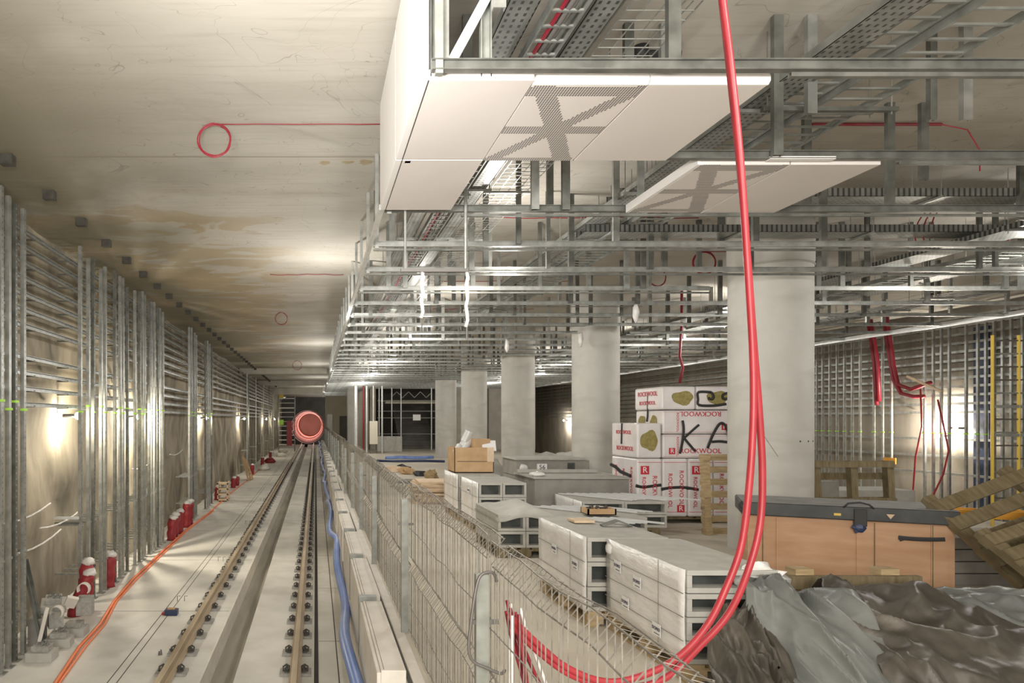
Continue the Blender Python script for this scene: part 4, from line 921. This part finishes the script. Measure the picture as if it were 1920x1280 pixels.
o = MB().box(-.13, .13, -.1, .1, 0, .012).build('paper_sheet', 'label'); o.location = (3.2, 12.62, 1.30); o.rotation_euler = (1.3, 0, .1); tag(o, 'pale paper sheet in front of the small carton', 'paper')
for k, (p, q, r_, lb) in enumerate((((2.68, 12.7, 1.15), (2.86, 12.8, 1.42), .10, 'shiny duct piece leaning in the cardboard box'), ((2.78, 12.75, 1.38), (2.86, 12.7, 1.58), .08, 'dark mouthed duct piece topmost in the cardboard box'), ((2.58, 12.6, 1.18), (2.68, 12.7, 1.30), .06, 'small bright duct offcut at the left of the cardboard box'))):
    tag(MB().cyl(p, q, r_, 16).build('duct_piece', 'steel_white', smooth=False), lb, 'duct')
# plywood stack
rn = random.Random(9)
for k in range(13):
    o = MB().box(-.36, .36, -.45, .45, 0, .034).build('board', 'woodpale', bevel=.002); o.location = (2.52 + rn.uniform(-.10, .06), 15.0 + rn.uniform(-.1, .1), .0 + .036 * k); o.rotation_euler = (0, 0, rn.uniform(-.12, .12))
    tag(o, '%s pale board from the bottom of the splayed board pile' % nth(k + 1), 'board', 'splayed pile of boards')
# scattered things on the floor at mid distance
for k, (x, y, s, m_, lb) in enumerate(((3.0, 22.5, (.28, .22, .18), 'card', 'crushed brown carton on the floor beyond the board pile'), (3.35, 21.8, (.25, .25, .12), 'black', 'black bag lying by the crushed carton'), (2.7, 23.5, (.5, .3, .12), 'woodpale', 'pinkish packaging heap on the floor'), (3.1, 24.5, (.3, .3, .12), 'black', 'black bag behind the packaging heap'), (3.5, 20.8, (.2, .16, .2), 'wood', 'tilted brown box left of the cardboard box'), (2.2, 18.3, (.2, .2, .05), 'kerb', 'pale rubble near the board pile'), (2.55, 19.2, (.22, .15, .08), 'blockdark', 'grey rubble near the board pile'), (9.9, 24, (.4, .3, .2), 'blockdark', 'dark heap beyond the second column'))):
    tag(MB().blob((x, y, s[2] * .45), s, k + 11, .7, 10, flat=s[2] * .45).build('floor_debris', m_), lb, 'debris')
tag(MB().tube([(3.2, 31, .05), (3.8, 31.4, .05), (4.6, 31, .05), (5.4, 31.5, .05)], .09, 8).build('blue_hose', 'blue', smooth=True), 'blue hose lying on the floor before the stair opening', 'hose')
tag(MB().tube([(2.6, 29, .04), (3.4, 28.7, .04), (4.6, 28.9, .04), (5.4, 28.6, .04)], .06, 8).build('dark_hose', 'bluedark', smooth=True), 'dark blue hose across the floor in front of the concrete block', 'hose')

# insulation packs
def pack(x0, x1, y0, y1, z0, z1, label, texts=(), wool=(), strip=False):
    t = thing('insulation_pack', label, 'insulation pack', (x0, y0, z0), 0, 'white insulation packs')
    Wd, D, H = x1 - x0, y1 - y0, z1 - z0
    o = MB().box(.004, Wd - .004, 0, D, .002, H - .004).build('wrapped_bale', 'insul', t, bevel=.03)
    for (txt, sz, fx, fz, rot, side) in texts:
        if txt == 'R' and side == 'f':
            q = MB().box(fx * Wd - sz * .45, fx * Wd + sz * .45, -.006, -.002, fz * H - sz * .45, fz * H + sz * .45).build('red_logo', 'print', t)
            text('logo_letter', 'R', sz * .9, 'label', q, (fx * Wd, -.009, fz * H), (R(90), R(rot), 0)); continue
        if side == 'f': text('red_print', txt, sz, 'print', t, (fx * Wd, -.006, fz * H), (R(90), R(rot), 0))
        else: text('red_print', txt, sz, 'print', t, (-.003, fx * D, fz * H), (R(90), 0, R(-90))) if rot == 0 else text('red_print', txt, sz, 'print', t, (-.003, fx * D, fz * H), (R(90), R(90), R(-90)))
    for (fx, fz, rx, rz_, side) in wool:
        mb = MB(); n = 20; P = []
        for k in range(n):
            a = 2 * math.pi * k / n; q = 1 + .10 * math.sin(3 * a + fx * 9) + .06 * math.cos(5 * a)
            P.append((fx * (Wd if side == 'f' else D) + rx * q * math.cos(a), fz * H + rz_ * q * math.sin(a)))
        if side == 'f': mb.add([(a, -.008, b) for a, b in P] + [(a, .01, b) for a, b in P], [tuple(range(n))] + [(i, n + i, n + (i + 1) % n, (i + 1) % n) for i in range(n)])
        else: mb.add([(-.008, a, b) for a, b in P] + [(.01, a, b) for a, b in P], [tuple(range(n))[::-1]] + [(i, (i + 1) % n, n + (i + 1) % n, n + i) for i in range(n)])
        mb.build('torn_opening', 'wool', t)
    if strip:
        for fz in (.08, .93): MB().box(.02, Wd - .02, -.005, 0, H * fz, H * (fz + .006)).build('red_line', 'print', t)
    return t
Y0, Y1 = 11.7, 12.7; BR = 'ROCKWOOL'
for k in range(6):
    x0 = 5.5 + .44 * k
    tx = [(BR, .11, .70, .38, 90, 'f'), ('R', .16, .32, .80, 0, 'f'), (BR, .09, .28, .42, 90, 'f')] if k % 2 == 0 else [(BR, .10, .30, .45, 90, 'f'), ('R', .14, .72, .14, 0, 'f'), (BR, .10, .74, .5, 90, 'f')]
    if k == 0: tx += [(BR, .10, .2, .55, 90, 's'), (BR, .10, .5, .5, 90, 's'), (BR, .10, .8, .55, 90, 's')]
    pack(x0, x0 + .438, Y0, Y1, .12, 1.12, '%s upright insulation pack from the left in the bottom row' % nth(k + 1), tx, (), True)
pack(5.5, 5.93, Y0, Y1, 1.122, 1.73, 'single insulation pack with a round torn opening on the left of the pile', [(BR, .10, .5, .72, 0, 's'), (BR, .11, .45, .25, 0, 's')], [(.5, .5, .15, .17, 'f')])
for r_ in range(2):
    for c in range(2):
        x0 = 5.95 + 1.2 * c; z0 = 1.122 + .415 * r_
        pack(x0, x0 + 1.19, Y0 + .02, Y1, z0, z0 + .412, '%s insulation pack with red print in the %s lying row' % (('left', 'right')[c], ('lower', 'upper')[r_]),
             [(BR, .12, .55, .3 if r_ == 0 else .85, 0 if r_ == 0 else 180, 'f'), (BR, .055, .22, .5, 90, 'f'), ('R', .12, .14 if r_ == 0 else .9, .3, 0, 'f')], [(.30, .5, .12, .11, 's'), (.74, .5, .12, .12, 's')] if (c == 0 and r_ == 1) else [], True)
for c in range(4):
    x0 = 5.93 + .60 * c
    pack(x0, x0 + .595, Y0 + .02, Y1, 1.955, 2.36, '%s insulation pack from the left in the top row, with an oval torn opening' % nth(c + 1), [(BR, .12, .5, .7, 0, 's'), (BR, .10, .5, .3, 0, 's')] if c == 0 else [], [(.62 if c else .62, .5, .18, .12, 'f')])
pallet(5.5, 11.75, 2.6, .95, 'low dark pallet under the insulation packs', m='woodold', h=.115)
# sprayed letters on the packs, as strokes lying on the film
def strokes(name, lines, label, y=Y0 + .002, r_=.022):
    t = thing(name, label, 'graffiti')
    for ln in lines:
        mb = MB(); pts = smoothpts([(x, y, z) for x, z in ln], 4); mb.tube(pts, r_, 6)
        for i, v in enumerate(mb.v): mb.v[i] = (v[0], y + (v[1] - y) * .25, v[2])
        mb.build('paint_stroke', 'ink', t, smooth=True)
def ZX(px, py): return ((px - VPX) * Y0 / F, EYE + (VPY - py) * Y0 / F)
strokes('sprayed_letter', [[ZX(1280, 788), ZX(1282, 805), ZX(1279, 832), ZX(1275, 850)], [ZX(1311, 796), ZX(1295, 810), ZX(1282, 822)], [ZX(1282, 820), ZX(1292, 832), ZX(1304, 846)]], 'black sprayed letter K on the insulation packs')
strokes('sprayed_letter', [[ZX(1327, 840), ZX(1337, 815), ZX(1349, 795), ZX(1357, 794), ZX(1364, 805), ZX(1372, 838)], [ZX(1335, 828), ZX(1350, 827), ZX(1368, 829)]], 'black sprayed letter A right of the letter K')
strokes('sprayed_mark', [[ZX(1334, 735), ZX(1310, 735), ZX(1309, 748), ZX(1311, 759), ZX(1340, 760), ZX(1362, 757)], [ZX(1334, 735), ZX(1338, 742), ZX(1336, 748), ZX(1328, 746)], [ZX(1366, 736), ZX(1356, 740), ZX(1357, 747), ZX(1366, 747)]], 'black sprayed numeral loops on the top row of insulation packs')
strokes('sprayed_line', [[ZX(1192, 910), ZX(1205, 913), ZX(1225, 911), ZX(1240, 909)], [ZX(1240, 917), ZX(1262, 914), ZX(1285, 914), ZX(1310, 918)]], 'black wavy sprayed line across the bottom row of packs', r_=.028)
t = thing('sprayed_stripe', 'black vertical sprayed stripe down the left side of the packs', 'graffiti')
MB().tube([(5.94, 12.2, 2.25), (5.94, 12.22, 1.85), (5.94, 12.25, 1.75)], .015, 5).build('paint_stroke', 'ink', t); MB().tube([(5.494, 12.25, 1.72), (5.494, 12.27, 1.35)], .015, 5).build('paint_stroke', 'ink', t)
MB().tube([(5.494, 12.7, .95), (5.494, 12.5, .92), (5.494, 12.3, .85), (5.494, 11.9, .8)], .03, 5).build('paint_stroke', 'ink', t)

# upright pallets
def upright_pallet(x, y, w_, h, rz, label, m='wood', lean=.06):
    t = thing('upright_pallet', label, 'pallet', (x, y, 0), rz); t.rotation_euler = (-lean, 0, rz)
    for a in (0, w_ / 2 - .05, w_ - .1): MB().box(a, a + .1, 0, .1, 0, h).build('bearer', m, t, bevel=.003)
    n = 7
    for k in range(n):
        z = (h - .1) * k / (n - 1)
        if k in (2, 4) and m == 'woodold': continue
        MB().box(0, w_, .1, .122, z, z + .1).build('back_board', m, t)
    for z in (0, h / 2 - .05, h - .1): MB().box(0, w_, -.022, 0, z, z + .09).build('front_board', m, t) if m == 'woodold' else MB().box(0, .1, -.022, 0, z, z + .1).build('front_board', m, t)
    return t
upright_pallet(6.03, 10.55, 1.2, 1.25, 0, 'upright wooden pallet leaning on the insulation packs left of the column')
upright_pallet(7.35, 10.0, 1.22, 1.18, .04, 'dark upright wooden pallet right of the nearest column', 'woodold')

# plywood crate with a black lid
t = thing('plywood_crate', 'long plywood crate with a black lid in front of the nearest column', 'crate', (4.87, 7.70, 0), math.atan2(-.80, 1.58))
LC = 1.78
MB().box(0, LC, 0, .72, .02, .71).build('crate_body', 'ply', t, bevel=.004)
for x in (0.0, .27, .98, LC - .19): MB().box(x, x + (.13 if x != .27 else .02), -.012, 0, .02, .70).build('batten', 'ply', t)
for x in (.14, 1.13, 1.60): MB().box(x, x + .008, -.014, -.011, .02, .70).build('seam', 'woodold', t)
lid = MB().box(-.06, LC + .03, -.05, .76, .715, .86).build('lid', 'lid', t, bevel=.012)
MB().box(-.05, LC + .02, -.04, .75, .861, .866).build('dusty_top', 'liddust', t)
MB().tube([(.86, -.055, .85), (.90, -.06, .895), (1.0, -.06, .91), (1.08, -.055, .89), (1.12, -.05, .85)], .01, 6).build('handle', 'black', t, smooth=True)
MB().box(.95, 1.06, -.075, -.03, .66, .84).build('latch', 'black', t, bevel=.006); MB().blob((.99, -.06, .64), (.06, .025, .05), 1, .6).build('strap_knot', 'bluedark', t)
MB().box(.78, .84, -.056, -.05, .76, .785).build('yellow_sticker', 'yellow', t); MB().add([(1.22, -.056, .80), (1.29, -.056, .80), (1.255, -.056, .75)], [(0, 2, 1)]).build('pale_triangle', 'woodpale', t)
MB().blob((-.03, -.03, .80), (.06, .05, .07), 3, .4).build('corner_cap', 'black', t)
mb = MB(); pts = smoothpts([(1.33, -.016, .56), (1.45, -.016, .555), (1.6, -.016, .56), (1.70, -.016, .57)], 4); mb.tube(pts, .022, 6); mb.tube([(1.33, -.016, .57), (1.40, -.016, .55), (1.34, -.016, .53)], .014, 6)
for i, v in enumerate(mb.v): mb.v[i] = (v[0], -.014 + (v[1] + .016) * .15, v[2])
mb.build('sprayed_mark', 'ink', t)
# orange step ladder lying behind the crate on a heap of boards
t = thing('board_heap', 'flat heap of grey boards right behind the crate', 'boards', (6.9, 7.35, 0))
for k in range(4): MB().box(-.3, 1.5, 0, .7, .13 * k, .13 * k + .12).build('board_layer', 'blockdark', t, bevel=.004)
t = thing('orange_ladder', 'orange folding ladder lying on the boards behind the crate', 'ladder', (6.35, 8.15, .70), R(-28))
MB().bar((0, 0, .03), (2.1, 0, .03), .03, .09).build('side_rail', 'amber', t); MB().bar((0, .32, .03), (2.1, .32, .03), .03, .07).build('side_rail', 'amber', t)
for k in range(7): MB().bar((.15 + .3 * k, 0, .03), (.15 + .3 * k, .32, .03), .05, .02).build('rung', 'steel_white', t)
MB().box(.55, .9, -.018, -.0155, .005, .055).build('rating_label', 'ink', t)
for k, (a, b) in enumerate(((6.6, 8.0), (8.0, 7.4))): pass
for x, y in ((6.75, 7.8), (7.9, 7.25)): tag(MB().box(x, x + .12, y, y + .3, .51, .70).build('timber_prop', 'woodold'), ('left' if x < 7 else 'right') + ' short timber prop under the orange ladder', 'timber')
# leaning weathered pallets right edge
def flat_pallet(name, loc, rot, w_, d_, label, m='woodold'):
    t = thing(name, label, 'pallet', loc); t.rotation_euler = rot
    for k in range(6):
        a = d_ * k / 6; MB().box(0, w_, a, a + d_ / 6 * .62, .10, .122).build('deck_board', m, t)
    for x in (0, w_ / 2 - .05, w_ - .1): MB().box(x, x + .1, 0, d_, .02, .10).build('bearer', m, t)
    for k in (0, 2.6, 5.2): MB().box(0, w_, d_ * k / 6, d_ * k / 6 + .1, 0, .02).build('bottom_board', m, t)
    return t
flat_pallet('tilted_pallet', (6.62, 6.25, .02), (R(48), R(-22), R(-4)), 1.7, 1.3, 'weathered pallet tilted against the crate at the right edge')
flat_pallet('tilted_pallet', (6.3, 5.5, .02), (R(40), R(-20), R(-4)), 1.6, 1.1, 'second weathered pallet lying lower at the right edge')
# timber frame under the tarpaulins
t = thing('timber_trestle', 'pallet-like timber trestle standing behind the tarpaulin heap', 'trestle', (3.10, 5.15, 0))
MB().box(.0, 1.48, 0, .05, .50, .60).build('top_board', 'woodold', t, bevel=.003)
for x in (.02, .55, 1.2): MB().box(x, x + .14, .04, .16, .0, .645).build('post', 'wood', t, bevel=.003)
MB().box(.0, .05, -.02, .03, 0, .6).build('pale_post', 'woodpale', t); MB().box(0, 1.48, .15, .19, .35, .45).build('rear_board', 'woodold', t)
# tarpaulins
def tarp(name, ctrl, nx, ny, m, label, seed, fold, amp, th=.006):
    # ctrl: function (u, v) -> Vector, folded by ridged noise along its normal
    mb = MB()
    for i in range(nx + 1):
        for j in range(ny + 1):
            u, v = i / nx, j / ny; p = ctrl(u, v)
            q = Vector((u * fold[0] + v * 1.1, v * fold[1], seed)); w1 = noise.noise(q * .7) * 1.1
            n1 = noise.noise(Vector((q.x + w1, q.y, seed + 3))); n2 = noise.noise(Vector((q.x * 2.3 + 5, q.y * 1.9 + w1, seed + 9))); n3 = noise.noise(Vector((q.x * 5 + w1 * 3, q.y * 5, seed + 17)))
            d = amp * (1.0 - 3.0 * abs(n1) + .45 * (1 - 3 * abs(n2)) + .07 * (1 - 3 * abs(n3)))
            p = p + Vector((.25 * d * math.sin(u * 9 + seed), -.35 * d, d)); p.z = max(p.z, .012)
            mb.v.append(tuple(p))
    for i in range(nx):
        for j in range(ny): a = i * (ny + 1) + j; mb.f.append((a, a + ny + 1, a + ny + 2, a + 1))
    o = mb.build(name, m, smooth=True); s = o.modifiers.new('s', 'SOLIDIFY'); s.thickness = th
    return tag(o, label, 'tarpaulin', 'heaped tarpaulins')
def lerp(pts, t_):
    f_ = t_ * (len(pts) - 1); i = min(int(f_), len(pts) - 2); return pts[i] + (pts[i + 1] - pts[i]) * (f_ - i)
def grid(rows):
    rows = [[Vector(p) for p in r] for r in rows]
    def f(u, v): return lerp([lerp(r, u) for r in rows], v)
    return f
tarp('brown_tarpaulin', grid([[(2.95, 3.4, .02), (3.3, 3.4, .05), (3.7, 3.4, .05), (4.2, 3.4, .02), (4.9, 3.6, .0)],
                              [(3.12, 3.8, .30), (3.45, 3.8, .34), (3.85, 3.8, .32), (4.4, 3.9, .26), (5.1, 4.2, .12)],
                              [(3.32, 4.3, .48), (3.65, 4.3, .50), (4.1, 4.35, .46), (4.7, 4.5, .34), (5.5, 4.8, .16)],
                              [(3.50, 4.75, .60), (3.85, 4.8, .63), (4.25, 4.85, .55), (4.85, 5.0, .40), (5.7, 5.2, .18)],
                              [(3.60, 5.02, .50), (3.95, 5.05, .52), (4.35, 5.1, .40), (4.9, 5.3, .25), (5.7, 5.5, .08)]]), 130, 110, 'tarpbrown', 'large dusty brown tarpaulin heaped at the lower right', 2.0, (2.4, 3.6), .085)
tarp('grey_tarpaulin', grid([[(2.70, 3.6, .16), (2.80, 3.55, .22), (2.95, 3.5, .22), (3.10, 3.45, .14)],
                             [(2.68, 4.0, .34), (2.85, 3.95, .43), (3.05, 3.9, .42), (3.28, 3.85, .33)],
                             [(2.74, 4.35, .55), (2.92, 4.3, .56), (3.15, 4.25, .53), (3.42, 4.2, .46)],
                             [(2.86, 4.55, .68), (3.02, 4.54, .66), (3.25, 4.5, .60), (3.52, 4.5, .55)],
                             [(3.14, 4.72, .60), (3.2, 4.74, .56), (3.35, 4.76, .50), (3.55, 4.75, .48)]]), 80, 110, 'tarpgrey', 'light grey tarpaulin fold draped left of the brown one', 5.3, (2.6, 1.3), .085)
tarp('dark_sheet', grid([[(2.05, 3.5, .0), (2.25, 3.45, .02), (2.45, 3.4, .03), (2.7, 3.4, .0)],
                             [(2.30, 3.95, .22), (2.45, 3.9, .32), (2.58, 3.85, .34), (2.72, 3.8, .26)],
                             [(2.42, 4.25, .38), (2.56, 4.22, .48), (2.68, 4.2, .50), (2.82, 4.15, .42)],
                             [(2.60, 4.45, .50), (2.70, 4.45, .56), (2.80, 4.42, .58), (2.90, 4.4, .52)]]), 60, 70, 'tarpbrown', 'dark crumpled sheet hanging beside the nearest block stack', 8.8, (4.0, 2.4), .06)
tarp('grey_tarpaulin', grid([[(4.9, 4.6, .10), (5.5, 4.9, .08), (6.4, 5.0, .06)], [(4.5, 5.1, .40), (5.2, 5.15, .42), (6.3, 5.2, .38)], [(4.5, 5.5, .34), (5.3, 5.6, .38), (6.3, 5.7, .34)]]), 60, 40, 'tarpgrey', 'greenish grey tarpaulin behind the brown one at the right edge', 12.1, (3, 3), .04)
t = thing('foam_board_pile', 'small pile of pale boards under the grey tarpaulin at the bottom edge', 'boards', (2.62, 3.75, 0), .1)
for k in range(4): MB().box(0, .55, 0, .35, .055 * k, .055 * k + .05).build('board', 'kerb' if k % 2 else 'woodpale', t, bevel=.003)

# right hand background: block pile, yellow scaffold
tag(MB().box(9.3, 11.6, 13.2, 14.0, 0, .42).build('low_block_pile', 'block', bevel=.02), 'low grey block pile before the far platform edge', 'block pile')
tag(MB().box(8.6, 9.9, 12.9, 13.15, 0, .62).build('low_wall_block', 'blockdark', bevel=.02), 'dark low block behind the dark upright pallet', 'block pile')
t = thing('yellow_scaffold', 'yellow upright scaffold frame with grey rungs at the right edge', 'scaffold', (11.35, 11.45, 0))
for x in (0, .44): MB().cyl((x, 0, 0), (x, 0, 3.2), .022, 8).build('upright', 'yellow', t)
for k in range(14): MB().cyl((0, 0, .25 + .22 * k), (1.2, 0, .25 + .22 * k), .014, 6).build('rung', 'darkwire' if k % 3 else 'post', t)
MB().box(0, 1.2, -.02, .02, 1.98, 2.03).box(0, 1.2, -.02, .02, 1.50, 1.55).build('toe_board', 'post', t)
M['bluedark'].node_tree.nodes['Principled BSDF'].inputs['Base Color'].default_value = (.025, .04, .10, 1)
bl = thing('blue_film_roll', 'dark blue film hanging on the right wall behind the studs', 'film', (16.55, 17.0, 0))
MB().box(-.03, 0, -.25, .15, -1.25, 4.1).build('film', 'bluedark', bl)
